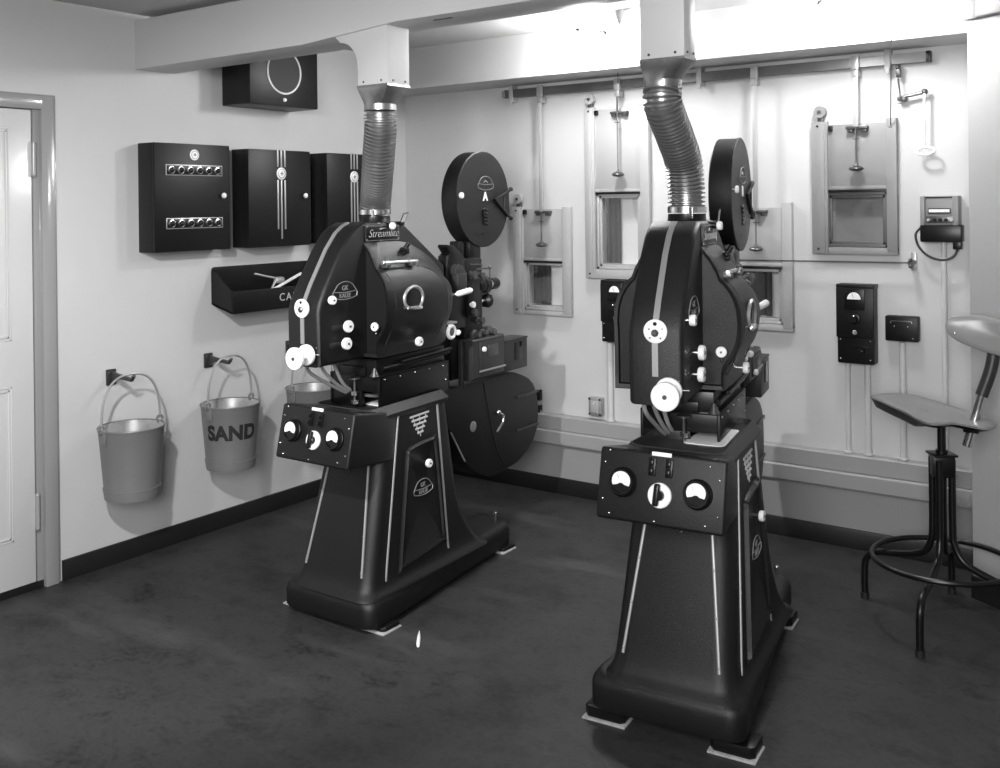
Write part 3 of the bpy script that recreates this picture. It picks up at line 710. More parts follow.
bucket(-0.905, 'grey fire bucket partly hidden behind the left projector', 0.606)

# ------------------------------------------------------------------ stool
t = thing('stool', 'dark tubular metal stool with footring and shaped grey seat', 'stool', (3.015, -0.62, 0))
SC = Vector((3.015, -0.62, 0)); Ms = Matrix.Translation(-SC)
feet = [(-0.008, -0.312), (-0.295, 0.086), (-0.035, 0.315), (0.27, -0.06)]
for fx, fy in feet:
    d = Vector((fx, fy, 0)); L = d.length; d /= L
    P = [d*0.036+Vector((0, 0, 0.585)), d*0.036+Vector((0, 0, 0.36)), d*0.042+Vector((0, 0, 0.29)), d*0.075+Vector((0, 0, 0.235)), d*(L*0.55)+Vector((0, 0, 0.205)), d*(L-0.045)+Vector((0, 0, 0.185)), d*(L-0.008)+Vector((0, 0, 0.150)), d*L+Vector((0, 0, 0.10)), d*L+Vector((0, 0, 0.014))]
    o = MB().tube(spline(P, 6), 0.0125, 12).build('leg', BLACKS, t)
    MB().cyl(d*L, d*L+Vector((0, 0, 0.022)), 0.0155, n=14).build('rubber_tip', RUBBER, o)
MB().torus((0, 0, 0.228), (0, 0, 1), 0.235, 0.0095, 64, 10).build('foot_ring', BLACKS, t)
b = MB().box(-0.037, 0.037, -0.037, 0.037, 0.525, 0.602, 0.003, M=Matrix.Rotation(0.42, 4, 'Z')); b.box(-0.041, 0.041, -0.041, 0.041, 0.597, 0.605, 0.002, M=Matrix.Rotation(0.62, 4, 'Z'))
b.build('pillar_box', BLACKS, t)
b = MB().cyl((0, 0, 0.40), (0, 0, 0.735), 0.0145, n=16); b.cyl((0, 0, 0.600), (0, 0, 0.616), 0.020, n=16); b.build('centre_post', BLACKS, t)
# seat: guitar-shaped pressed pan, long axis toward the back rest
ax = Vector((0.87, -0.49, 0)).normalized(); ay = Vector((0.49, 0.87, 0)).normalized()
SO = Vector((-0.045, 0.045, 0.0))
plan = [(2.738, -0.500), (2.762, -0.430), (2.835, -0.382), (2.90, -0.408), (2.965, -0.455), (3.085, -0.548), (3.172, -0.635), (3.205, -0.70), (3.204, -0.755), (3.182, -0.785), (3.135, -0.775), (3.085, -0.762), (3.062, -0.790), (3.030, -0.818), (2.985, -0.790), (2.915, -0.695), (2.825, -0.592)]
sc_ = Vector((2.985, -0.605, 0))
plan = [p for p in spline([(x, y, 0) for x, y in plan]+[(plan[0][0], plan[0][1], 0)], 4)][:-1]
out = [((p-sc_).dot(ax), (p-sc_).dot(ay)) for p in plan]
SO = sc_-SC
def seat_ring(k, z, dip):
    return [SO+ax*(u*k)+ay*(v*k)+Vector((0, 0, z+0.012+0.008*max(0, -u/0.25)-0.006*max(0, u/0.25))) for u, v in out]
rings = [seat_ring(0.02, 0.728, 1), seat_ring(0.5, 0.730, 1), seat_ring(0.8, 0.735, 1), seat_ring(0.96, 0.741, 1), seat_ring(1.0, 0.738, 1), seat_ring(0.995, 0.731, 1)]
def pan_ring(k, dz):
    return [p+Vector((0, 0, dz*(1.0 if u < 0 else max(0.35, 1-u/0.12)))) for p, (u, v) in zip(seat_ring(k, 0.730, 1), out)]
low = [pan_ring(0.97, -0.004), pan_ring(0.90, -0.030), pan_ring(0.72, -0.044), pan_ring(0.4, -0.048), pan_ring(0.02, -0.049)]
MB().loft(rings, cap=True).build('seat', PLY, t, ang=60, label='smooth grey seat')
MB().loft([seat_ring(0.99, 0.730, 1)]+low, cap=True).build('seat_underpan', BLACKS, t, ang=60)
# back rest
B0 = SO+ax*0.225+Vector((0, 0, 0.70))
q0 = Vector((3.104, -0.655, 0.648))-SC; q1 = Vector((3.154, -0.650, 0.835))-SC; q2 = Vector((3.190, -0.622, 0.99))-SC
MB().tube([q0, q1.lerp(q0, -0.02)], 0.0165, 14).build('back_tube', CHROME, t)
MB().tube(spline([q1-(q1-q0).normalized()*0.01, q1.lerp(q2, 0.5)+Vector((0.006, 0, 0)), q2, q2+Vector((0.010, 0.004, 0.05))], 6), 0.021, 12).build('back_arm', LEATHER, t)
b = MB().box(-0.025, 0.025, -0.022, 0.022, -0.012, 0.012, 0.003); b.v = [v+q0.lerp(q1, 0.33) for v in b.v]; b.build('back_clamp', BLACKS, t)
rings = []
bc = Vector((3.224, -0.668, 1.028))-SC
n = 36
for k, (s, off) in enumerate(((0.05, -0.010), (0.7, -0.011), (0.95, -0.009), (1.0, -0.003), (0.98, 0.003), (0.7, 0.006), (0.05, 0.007))):
    ring = []
    for i in range(n):
        a = 2*PI*i/n; cx = math.cos(a); sz = math.sin(a)
        u = 0.185*s*(abs(cx)**0.75)*(1 if cx > 0 else -1); w = 0.062*s*(abs(sz)**0.85)*(1 if sz > 0 else -1)
        curve = 0.35*u*u/0.185
        ring.append(bc+Vector((u*0.96, -0.22*u-curve+off, w-0.19*u)))
    rings.append(ring)
MB().loft(rings).build('back_rest', PLYB, t, ang=60, label='pale curved back rest')
MB().ball(bc+Vector((-0.148, -0.02, 0.012)), 0.006, 10).build('rivet', CHROME, t)

# chalk on the floor
b = MB().lathe((1.596, -1.809, 0.007), (1.520, -1.712, 0.006), [(0, 0.005), (0.1, 0.007), (0.6, 0.006), (1, 0.001)], 10)
tag(b.build('chalk_stub', CHALK), 'small white chalk stub lying on the floor between the projectors', 'chalk')

# ------------------------------------------------------------------ film projectors
def logo(parent, M, m=BADGED, s=1.0, words=True):
    # raised shield outline; local x right, y up, z out
    sx, sy = 1.28*s, 0.80*s
    pts = [(-0.038, -0.012)]+[(-0.030*math.cos(PI*(0.10+0.80*i/12)), 0.028*math.sin(PI*(0.10+0.80*i/12))-0.010+0.006) for i in range(13)]+[(0.038, -0.012), (0.036, -0.026), (0.018, -0.033), (0, -0.035), (-0.018, -0.033), (-0.036, -0.026)]
    b = MB().tube([(x*sx, y*sy, 0.001) for x, y in pts], 0.0013*s, 6, closed=True); b.tube([(-0.033*sx, -0.009*sy, 0.001), (0, -0.012*sy, 0.001), (0.033*sx, -0.009*sy, 0.001)], 0.0011*s, 6)
    o = b.build('maker_badge', m, parent, M)
    if words:
        w = text('KALEE', 0.016*s, 0.0006, bold=0.0003); w.build('badge_lettering', m, o, M @ Matrix.Translation((0, -0.018*s, 0.001)))
        w = text('GK', 0.018*s, 0.0006, bold=0.0003); w.build('badge_lettering', m, o, M @ Matrix.Translation((0, 0.002*s, 0.001)))
    return o

def knob(p, ax, r, th, stem, name, parent, M, m=WHITE, hub=True):
    p = Vector(p); ax = Vector(ax).normalized()
    b = MB().lathe(p, p+ax*th, [(0, r*0.9), (0.2, r), (0.8, r), (1, r*0.86)], 28)
    o = b.build(name, m, parent, M)
    if stem: MB().cyl(p-ax*stem, p, 0.005, n=10).build('spindle', CHROME, o, M)
    if hub: MB().cyl(p+ax*th, p+ax*(th+0.003), r*0.2, n=12).build('hub_nut', DSTEEL, o, M)
    return o

FEET = ((-0.210, 0.092), (0.166, 0.090), (-0.135, 0.965), (0.045, 0.985))
def projector(tagl, label, po, pyaw, ho, hyaw, dz, hz):
    t = thing('film_projector', label, 'projector', po, pyaw, 'cinema film projectors')
    Wp = Matrix.Translation(po) @ Matrix.Rotation(pyaw, 4, 'Z')
    Mh = Wp.inverted() @ Matrix.Translation((ho[0], ho[1], hz)) @ Matrix.Rotation(hyaw, 4, 'Z')
    Mp = Matrix.Translation((0, 0, dz))
    SK = 0.035
    X = lambda y: -SK*y
    # ---- floor base
    def base_out(o, z, r=0.05):
        # rounded, tapering plan
        pts = []
        pl = [(0.0, 0.205), (0.55, 0.188), (0.95, 0.150), (1.09, 0.125)]
        cs = [(-pl[0][1], 0.0), (pl[0][1], 0.0), (pl[3][1], 1.10), (-pl[3][1], 1.10)]
        R = [r, r, 0.05, 0.05]
        def corner(c, a0, rr):
            return [(c[0]+rr*math.cos(a0+PI/2*i/6), c[1]+rr*math.sin(a0+PI/2*i/6)) for i in range(7)]
        pts += corner((-0.240-o+r, -o+r), PI, r)
        pts += corner((0.212+o-r, -o+r), -PI/2, r)
        pts += corner((0.128+o-0.045, 1.04+o-0.045), 0, 0.045)
        pts += [(-0.05, 1.062+o)]
        pts += corner((-0.126-o+0.06, 1.01+o-0.06), PI/2, 0.06)
        return [(x+X(y), y, z) for x, y in pts]
    rings = [base_out(-0.02, 0.022), base_out(-0.003, 0.023), base_out(0.0, 0.030), base_out(0.0, 0.085), base_out(-0.004, 0.103), base_out(-0.014, 0.116), base_out(-0.025, 0.1205), base_out(-0.06, 0.121)]
    bs = MB().loft(rings).build('base', BLACK, t, Mp, 40)
    for x, y in ((-0.175, 0.032), (0.172, 0.032)):
        MB().lathe((x, y, 0.112), (x, y, 0.124), [(0, 0.011), (0.7, 0.010), (1, 0.006)], 12).build('bolt', DSTEEL, bs, Mp)
    MB().lathe((0.050, 0.965, 0.118), (0.050, 0.965, 0.168), [(0, 0.004), (0.7, 0.004), (0.72, 0.009), (0.95, 0.009), (1, 0.005)], 10).build('bolt', CHROME, bs, Mp)
    for x, y in FEET:
        f = MB().prism([(x+a, y+b_) for a, b_ in ((-0.062, -0.030), (-0.050, -0.042), (0.050, -0.042), (0.062, -0.030), (0.062, 0.042), (-0.062, 0.042))], 'z', 0.0075, 0.022+dz*0.45, 0.004)
        o = f.build('foot', BLACKS, t)
        MB().lathe((x-0.012, y-0.012, 0.018), (x-0.012, y-0.012, 0.026+dz), [(0, 0.026), (0.55, 0.026), (0.6, 0.020), (1, 0.018)], 16).build('jack_screw', DSTEEL, o)
    # ---- pedestal body
    def body_y(z): return (lerp(0.030, 0.170, (z-0.16)/0.57), lerp(0.640, 0.590, (z-0.16)/0.57))
    def body_h(z, y):
        f, r = body_y(z); u = (y-f)/(r-f)
        return lerp(lerp(0.178, 0.165, u), lerp(0.143, 0.122, u), (z-0.16)/0.57)
    def body_ring(z, o=0.0, r=0.055):
        f, b_ = body_y(z); hf = body_h(z, f); hb = body_h(z, b_); pts = []
        def corner(c, a0, rr): return [(c[0]+rr*math.cos(a0+PI/2*i/7), c[1]+rr*math.sin(a0+PI/2*i/7)) for i in range(8)]
        pts += corner((-hf-o+r, f-o+r), PI, r); pts += corner((hf+o-r, f-o+r), -PI/2, r)
        e_ = o+0.115*max(0.0, (0.40-z)/0.28)**2.2
        pts += corner((hb+o-r, b_+e_-r), 0, r); pts += corner((-hb-o+r, b_+e_-r), PI/2, r)
        return [(x+X(y), y, z) for x, y in pts]
    rings = [body_ring(0.112, 0.022, 0.06), body_ring(0.122, 0.018, 0.06), body_ring(0.131, 0.009, 0.058), body_ring(0.148, 0.003, 0.055), body_ring(0.17, 0.001, 0.055), body_ring(0.20, 0.0)]
    rings += [body_ring(z) for z in (0.23, 0.26, 0.30, 0.34, 0.38, 0.42, 0.50, 0.60, 0.73)]
    MB().loft(rings).build('pedestal', BLACK, t, Mp, 40)
    def on_front(x, z): return Vector((x+X(body_y(z)[0]), body_y(z)[0]-0.001, z))
    def on_side(y, z, s): return Vector((s*(body_h(z, y)+0.001)+X(y), y, z))
    def strip(p, q, w, th, name, m=TRIM):
        # a flat bar with rounded ends from p to q on the pedestal skin
        n = 6
        b = MB(); d = (q-p).normalized()
        b.tube([p, q], w, 8); return b.build(name, m, t, Mp, label='dull metal trim strip')
    for s in (-1, 1):
        strip(on_front(s*0.094, 0.585)+Vector((0.0, 0, 0)), on_front(s*0.140, 0.185), 0.0048, 0, 'trim_strip')
        strip(on_side(0.248, 0.735, s), on_side(0.122, 0.155, s), 0.0050, 0, 'trim_strip')
        strip(on_side(0.500, 0.730, s), on_side(0.510, 0.160, s), 0.0048, 0, 'trim_strip')
    for s in (-1, 1):
        for u in (0.06, 0.36, 0.66, 0.96):
            MB().ball(on_front(s*0.094, 0.585).lerp(on_front(s*0.140, 0.185), u)+Vector((0, -0.004, 0)), 0.0035, 8).build('rivet', TRIM, t, Mp)
    # side access door, vents, badge (both flanks)
    for s in (1, -1):
        quad = [(0.278, 0.560), (0.300, 0.592), (0.440, 0.602), (0.466, 0.582), (0.482, 0.225), (0.465, 0.198), (0.218, 0.174), (0.203, 0.194)]
        P = [(p.x, p.y) for p in spline([(a, b_, 0) for a, b_ in quad+[quad[0]]], 5)][:-1]
        cy, cz = 0.355, 0.39
        def pr(k, o): return [on_side(cy+(a-cy)*k, cz+(b_-cz)*k, s)+Vector((s*o, 0, 0)) for a, b_ in P]
        o = MB().loft([pr(1.0, -0.004), pr(1.0, 0.007), pr(0.975, 0.014), pr(0.94, 0.014), pr(0.90, 0.006), pr(0.05, 0.006)]).build('access_door', BLACK, t, Mp, 50)
        if s == 1:
            knob(on_side(0.385, 0.520, 1)+Vector((0.022, 0, 0)), (1, 0, 0), 0.0160, 0.014, 0.018, 'knob', o, Mp)
            q = on_side(0.362, 0.440, 1); e1 = on_side(0.40, 0.44, 1)-on_side(0.34, 0.44, 1); e2 = on_side(0.372, 0.48, 1)-on_side(0.372, 0.40, 1)
            e2 -= e1*(e1.dot(e2)/e1.dot(e1))
            mb_ = basis(q+Vector((0.010, 0, 0)), e1, e2)
            lo = logo(t, Mp @ mb_, s=1.25)
            vb = MB()
            for k in range(5):
                y0, y1 = 0.318+k*0.011, 0.440-k*0.011; z0 = 0.700-k*0.0165
                vb.tube([on_side(y0, z0, 1), on_side(y1, z0+0.002, 1)], 0.0042, 6)
                for j in range(3-k//2):
                    yy = y0+(y1-y0)*(j+0.5)/(3-k//2); vb.tube([on_side(yy, z0, 1), on_side(yy, z0-0.014, 1)], 0.0022, 5)
            vb.build('vent_grille', SILVER, t, Mp)
    # top tray with sloping rim
    def tray(o, z, r=0.035):
        pts = []
        def corner(c, a0, rr): return [(c[0]+rr*math.cos(a0+PI/2*i/6), c[1]+rr*math.sin(a0+PI/2*i/6)) for i in range(7)]
        pts += corner((-0.160-o+r, 0.060-o+r), PI, r); pts += corner((0.160+o-r, 0.060-o+r), -PI/2, r)
        pts += corner((0.136+o-r, 0.590+o-r), 0, r); pts += corner((-0.136-o+r, 0.590+o-r), PI/2, r)
        return [(x+X(y), y, z) for x, y in pts]
    MB().loft([tray(-0.012, 0.716), tray(-0.004, 0.724), tray(0.000, 0.738), tray(-0.022, 0.768), tray(-0.027, 0.768), tray(-0.030, 0.752), tray(-0.1, 0.750, 0.02)]).build('top_tray', GREYD, t, Mp, 30, label='dark grey tray with sloping rim')
    MB().loft([[(0.035+x*0.50, 0.215+(y-0.06)*0.5, z-0.0) for x, y, z in tray(-0.034, 0.745)], [(0.035+x*0.50, 0.215+(y-0.06)*0.5, z) for x, y, z in tray(-0.034, 0.7525)]]).build('tray_light_patch', BOARD, t, Mp, label='pale patch standing in for light on the tray')  # pale patch paints the light reflected on the tray under the carriage
    # control panel box
    fx = 0.014; hw = 0.181
    F = [(-hw+fx, -0.045, 0.787), (hw+fx, -0.045, 0.787), (hw+fx, -0.088, 0.599), (-hw+fx, -0.088, 0.599)]
    Bk = [(-0.142, 0.25, 0.735), (0.130, 0.25, 0.735), (0.138, 0.24, 0.560), (-0.150, 0.24, 0.560)]
    bm = bmesh.new(); A = [bm.verts.new(p) for p in F]; B_ = [bm.verts.new(p) for p in Bk]
    bm.faces.new(A); bm.faces.new(B_[::-1])
    for i in range(4): bm.faces.new((A[i], B_[i], B_[(i+1) % 4], A[(i+1) % 4]))
    bmesh.ops.recalc_face_normals(bm, faces=bm.faces)
    bmesh.ops.bevel(bm, geom=bm.edges[:], offset=0.010, segments=3, affect='EDGES', profile=0.5)
    cp = MB().bm(bm).build('control_panel', BLACK, t, Mp, 40)
    nx = Vector((1, 0, 0)); ny = (Vector(F[0])-Vector(F[3])).normalized()
    Mc = Mp @ basis(Vector((fx, -0.0655, 0.696)), nx, ny)   # z out of the panel
    for x, z in ((-0.104, 0.004), (0.107, -0.002)):
        b = MB().lathe((x, z, -0.004), (x, z, 0.022), [(0, 0.040), (0.5, 0.040), (0.6, 0.037), (1, 0.034), (1.0, 0.029), (0.8, 0.028)], 32)
        o = b.build('meter', BLACKS, cp, Mc)
        n = 20
        pts = [(x+0.0265*math.cos(a), z+0.004+0.0265*math.sin(a)) for a in [PI*(-0.16)+PI*1.32*i/n for i in range(n+1)]]
        pts += [(x-0.010, z-0.006), (x-0.004, z-0.002), (x+0.004, z-0.002), (x+0.010, z-0.006)]
        MB().prism(pts, 'z', 0.0195, 0.0215).build('dial_card', PAPER, t, Mc, label='white meter dial')
        MB().box(x-0.0003, x+0.0003, z+0.012, z+0.024, 0.0215, 0.0225, M=Matrix.Translation((x, z, 0)) @ Matrix.Rotation(0.55, 4, 'Z') @ Matrix.Translation((-x, -z, 0))).build('meter_needle', BLACKS, t, Mc)
    sw = MB().lathe((0.002, -0.018, -0.002), (0.002, -0.018, 0.008), [(0, 0.033), (0.8, 0.033), (1, 0.031)], 36).build('rotary_switch', WHITE, cp, Mc, label='white rotary switch disc')
    b = MB().box(-0.010, 0.006, -0.046, 0.012, 0.008, 0.024, 0.005, 3, M=Matrix.Translation((0, 0, 0)) @ Matrix.Rotation(-0.06, 4, 'Z')); b.lathe((0.003, -0.018, 0.008), (0.003, -0.018, 0.022), [(0, 0.014), (0.8, 0.013), (1, 0.010)], 18)
    b.build('switch_pointer', BLACKS, t, Mc)
    for x in (-0.024, 0.024):
        b = MB().box(x-0.010, x+0.010, 0.030, 0.078, 0.0, 0.008, 0.002); b.box(x-0.006, x+0.006, 0.036, 0.05, 0.006, 0.018, 0.003); b.box(x-0.006, x+0.006, 0.058, 0.072, 0.006, 0.016, 0.003)
        b.build('toggle_switch', BLACKS, cp, Mc)
    MB().box(-0.028, 0.028, 0.083, 0.094, 0.0, 0.003, 0.0008).build('name_slip', PAPER, cp, Mc, label='blank white name slip')
    for x, z in ((-0.150, 0.084), (-0.162, 0.052), (-0.162, -0.046), (-0.14, -0.082), (0.055+0.08, 0.072), (0.162, 0.040), (0.162, -0.052), (0.13, -0.078), (-0.01, -0.086)):
        MB().ball((x, z, 0.0), 0.0038, 8).build('screw', CHROME, cp, Mc)
    for zz in (0.56, 0.525): MB().ball(on_front(0.01, zz), 0.005, 8).build('rivet', DSTEEL, t, Mp)
    # ---- lamphouse carriage (head frame from here on)
    b = MB()
    b.box(0.112, 0.120, -0.130, 0.31, 0.755, 0.872, 0.001); b.box(-0.120, -0.112, -0.130, 0.31, 0.755, 0.872, 0.001)
    b.box(-0.120, 0.120, -0.130, 0.31, 0.866, 0.874, 0.001); b.box(-0.120, 0.120, 0.30, 0.31, 0.755, 0.872, 0.001)
    b.box(-0.120, 0.120, -0.128, -0.112, 0.812, 0.874, 0.002); b.box(-0.12, 0.030, -0.126, -0.11, 0.755, 0.82, 0.001)
    car = b.build('carriage', BLACKS, t, Mh)
    for k in range(5): MB().ball((0.121, -0.10+k*0.092, 0.858), 0.0035, 8).build('screw', CHROME, car, Mh)
    MB().ball((0.121, 0.285, 0.80), 0.0035, 8).build('screw', CHROME, car, Mh)
    for x in (0.018,):
        b = MB().cyl((x, -0.150, 0.77), (x, -0.150, 0.862), 0.005, n=12); b.lathe((x, -0.150, 0.86), (x, -0.150, 0.866), [(0, 0.022), (1, 0.022)], 18)
        o = b.build('levelling_screw', DSTEEL, car, Mh)
        for z in (0.768, 0.800): MB().cyl((x, -0.150, z), (x, -0.150, z+0.014), 0.0125, n=6).build('levelling_nut', CHROME, car, Mh)
    b = MB().box(-0.104, 0.104, -0.128, 0.30, 0.868, 0.935, 0.003); b.box(-0.06, 0.06, -0.14, 0.30, 0.872, 0.905, 0.002)
    b.tube([(0.110, -0.10, 0.898), (0.110, 0.32, 0.906)], 0.009, 10); b.tube([(0.122, 0.0, 0.912), (0.122, 0.32, 0.920)], 0.007, 10); b.tube([(-0.110, -0.10, 0.898), (-0.110, 0.32, 0.906)], 0.009, 10)
    b.build('slide_rails', BLACKS, t, Mh)
    MB().lathe((0.106, -0.14, 0.875), (0.106, -0.14, 0.905), [(0, 0.018), (0.4, 0.012), (1, 0.004)], 14).build('oil_cup', DSTEEL, t, Mh)
    # cables from the lamphouse down through the pedestal top
    for k, (x0, y0) in enumerate(((-0.055, -0.33), (-0.045, -0.27), (-0.035, -0.215))):
        P = [(x0, y0, 0.945), (x0+0.002, y0+0.02, 0.90), (-0.05+0.012*k, -0.20+0.02*k, 0.838), (-0.045+0.012*k, -0.11+0.01*k, 0.795), (-0.03+0.012*k, -0.03, 0.776), (-0.01, 0.06, 0.762)]
        MB().tube(spline(P, 7), 0.0065, 10).build('supply_cable', GREYL, t, Mh, label='grey supply cable')
    # ---- lamphouse casing (narrow spine)
    prof = [(-0.400, 0.940), (-0.402, 1.130), (-0.392, 1.165), (-0.360, 1.222), (-0.278, 1.345), (-0.225, 1.403), (-0.190, 1.426), (-0.150, 1.440), (0.072, 1.440), (0.350, 1.255), (0.350, 0.945)]
    MB().prism(prof, 'x', -0.077, 0.077, 0.016, 3).build('lamphouse_casing', BLACK, t, Mh, 30)
    # bright strip down the front
    pf = prof[0:8]
    def stripe(pts, name):
        L_ = [Vector((-0.0085, p[0], p[1])) for p in pts]; R2 = [Vector((0.0085, p[0], p[1])) for p in pts]
        rings = []
        for i, p in enumerate(pts):
            a = Vector(pts[max(0, i-1)]); c = Vector(pts[min(len(pts)-1, i+1)]); d = (c-a).normalized(); nrm = Vector((-d.y, d.x))
            o = nrm*0.003; q = Vector(p)
            rings.append([(-0.0085, q.x-nrm.x*0.002, q.y-nrm.y*0.002), (0.0085, q.x-nrm.x*0.002, q.y-nrm.y*0.002), (0.0085, q.x+o.x, q.y+o.y), (-0.0085, q.x+o.x, q.y+o.y)])
        return MB().loft(rings).build(name, TRIM, t, Mh, label='dull metal strip down the casing front')
    stripe([(-0.4015, 1.165-0.03), (-0.392, 1.165), (-0.360, 1.222), (-0.278, 1.345), (-0.225, 1.403), (-0.190, 1.426), (-0.158, 1.439)], 'front_strip')
    stripe([(-0.4005, 1.02), (-0.4015, 1.115)], 'front_strip')
    d = knob((0.003, -0.402, 1.145), (0, -1, 0), 0.033, 0.010, 0, 'viewing_disc', t, Mh, hub=False)
    MB().lathe((0.003, -0.412, 1.141), (0.003, -0.420, 1.141), [(0, 0.010), (0.6, 0.010), (1, 0.006)], 18).build('centre_hole', DSTEEL, d, Mh)
    MB().cyl((0.003, -0.411, 1.166), (0.003, -0.4135, 1.166), 0.0055, n=14).build('upper_hole', BLACKS, d, Mh)
    for dx, dz_ in ((-0.017, 0.008), (0.020, 0.010), (-0.015, -0.016), (0.015, -0.016)):
        MB().cyl((0.003+dx, -0.411, 1.143+dz_), (0.003+dx, -0.413, 1.143+dz_), 0.0022, n=10).build('pin_hole', BLACKS, d, Mh)
    k1 = knob((0.050, -0.487, 0.984), (0, -1, 0), 0.0385, 0.014, 0.085, 'carbon_feed_wheel', t, Mh, label=None) if False else None
    o = MB().lathe((0.050, -0.484, 0.984), (0.050, -0.500, 0.984), [(0, 0.037), (0.15, 0.0385), (0.85, 0.0385), (1, 0.036)], 36).build('carbon_feed_wheel', WHITE, t, Mh, label='white carbon feed wheel')
    MB().cyl((0.050, -0.499, 0.984), (0.050, -0.504, 0.984), 0.006, n=14).build('hub_nut', DSTEEL, o, Mh)
    MB().cyl((0.050, -0.395, 0.984), (0.050, -0.484, 0.984), 0.008, n=14).build('spindle', CHROME, o, Mh)
    o = MB().lathe((0.044, -0.424, 0.988), (0.044, -0.438, 0.988), [(0, 0.035), (0.15, 0.0365), (0.85, 0.0365), (1, 0.034)], 36).build('carbon_feed_wheel', WHITE, t, Mh, label='white carbon feed wheel')
    MB().cyl((0.075, -0.42, 0.99), (0.098, -0.42, 0.99), 0.003, n=8).build('pointer', CHROME, o, Mh)
    knob((0.086, -0.351, 1.172), (1, 0, 0), 0.0158, 0.017, 0.012, 'side_knob', t, Mh)
    for (y, z) in ((-0.277, 1.073), (-0.287, 1.013)):
        knob((0.094, y, z), (1, 0, 0), 0.0215, 0.017, 0.022, 'side_knob', t, Mh)
        MB().box(0.074, 0.0785, y-0.062, y-0.006, z-0.012, z+0.008, 0.004).build('adjusting_slot', BLACKM, t, Mh)
    knob((0.136, -0.166, 1.062), (0, -1, 0), 0.0160, 0.012, 0.004, 'door_knob', t, Mh)
    MB().ball((0.134, -0.162, 1.036), 0.0045, 8).build('stud', CHROME, t, Mh)
    for x in (0.065, ):
        MB().ball((x, -0.402, 1.01), 0.003, 8).build('screw', CHROME, t, Mh)
    logo(t, Mh @ basis((0.0775, -0.265, 1.205), (0, 1, 0), (0, 0, 1)), s=1.35)
    # ---- bulging lamphouse doors
    P0 = [(0.070, 1.366), (0.080, 1.366), (0.105, 1.336), (0.125, 1.301), (0.134, 1.276), (0.150, 1.262), (0.165, 1.243), (0.180, 1.215), (0.189, 1.184), (0.193, 1.142), (0.191, 1.110), (0.185, 1.080), (0.173, 1.050), (0.157, 1.027), (0.142, 1.004), (0.139, 0.990), (0.139, 0.946), (0.070, 0.946)]
    PL = P0[:11]+[(0.191, 1.08), (0.190, 1.05), (0.190, 1.02), (0.190, 1.0), (0.190, 0.985), (0.190, 0.935), (0.070, 0.935)]
    def sec(y, kx, kt, kb=1.0, s=1, inset=0.0):
        out_ = []
        for x, z in (P0 if s == 1 else PL):
            xx = 0.070+(x-0.070)*kx; zz = 1.143+(z-1.143)*(kt if z > 1.143 else kb)
            if inset: xx = 0.070+(xx-0.070)*(1-inset); zz = 1.143+(zz-1.143)*(1-inset*0.7)
            out_.append((s*xx, y, zz))
        return out_
    for s in (1, -1):
        rings = [sec(-0.146, 1, 1, 1, s, 0.12), sec(-0.160, 1, 1, 1, s, 0.10), sec(-0.163, 1, 1, 1, s, 0.02), sec(-0.158, 1, 1, 1, s), sec(-0.12, 1.02, 1, 1, s), sec(0.03, 1.03, 1.0, 1, s), sec(0.10, 1.02, 0.96, 1, s), sec(0.19, 0.97, 0.80, 0.99, s), sec(0.25, 0.86, 0.66, 0.97, s), sec(0.29, 0.70, 0.52, 0.93, s), sec(0.31, 0.55, 0.42, 0.9, s)]
        o = MB().loft(rings).build('lamphouse_door', BLACK, t, Mh, 32)
        if s == -1: continue
        # door seam
        def surf(y, z):
            tab = [(zz, xx) for xx, zz in P0[::-1][1:-1]]; tab = sorted(tab)
            kt = interp([(0.03, 1.0), (0.10, 0.96), (0.19, 0.80), (0.25, 0.66), (0.29, 0.52)], y)
            kx = interp([(-0.16, 1.0), (0.03, 1.03), (0.10, 1.02), (0.19, 0.97), (0.25, 0.86), (0.29, 0.70)], y)
            z0 = 1.143+(z-1.143)/(kt if z > 1.143 else 1); return s*(0.070+(interp(tab, z0)-0.070)*kx+0.0005)
        seam = [(surf(y, z), y, z) for y, z in [(0.075, 1.268), (0.13, 1.262), (0.17, 1.246), (0.195, 1.220), (0.212, 1.17), (0.22, 1.10), (0.218, 1.03), (0.215, 0.99)]]
        MB().tube(spline(seam, 5), 0.0018, 6).build('door_seam', BLACKM, o, Mh)
        seam = [(surf(y, z), y, z) for y, z in [(-0.135, 1.266), (-0.128, 1.24), (-0.122, 1.19), (-0.12, 1.12), (-0.12, 1.04), (-0.12, 0.985)]]
        MB().tube(spline(seam, 5), 0.0018, 6).build('door_seam', BLACKM, o, Mh)
        # porthole
        px = surf(-0.02, 1.155)
        mb_ = basis((px, -0.020, 1.155), (0, 1, 0), (s*0.02, 0, 1)) if s == 1 else basis((px, -0.020, 1.155), (0, -1, 0), (s*0.02, 0, 1))
        pp = [(0.056*math.cos(a), 0.043*math.sin(a)+0.001, 0.003) for a in [PI*(-0.18)+PI*1.36*i/26 for i in range(27)]]
        MB().tube(pp+[(-0.034, -0.034, 0.005), (0.034, -0.034, 0.005)], 0.0062, 8, closed=True).build('porthole_rim', TRIM, o, Mh @ mb_)
        MB().prism([(a, b_) for a, b_, _ in pp]+[(-0.034, -0.034), (0.034, -0.034)], 'z', -0.004, 0.002).build('porthole_glass', DARKGLASS, o, Mh @ mb_)
        MB().box(-0.046, 0.046, -0.043, -0.029, 0.0, 0.015, 0.006).build('porthole_sill', CHROME, o, Mh @ mb_)
        # bar handle
        hx = s*0.152
        MB().cyl((hx, -0.145, 1.292), (s*0.149, 0.066, 1.288), 0.0065, n=14).build('door_handle', CHROME, o, Mh)
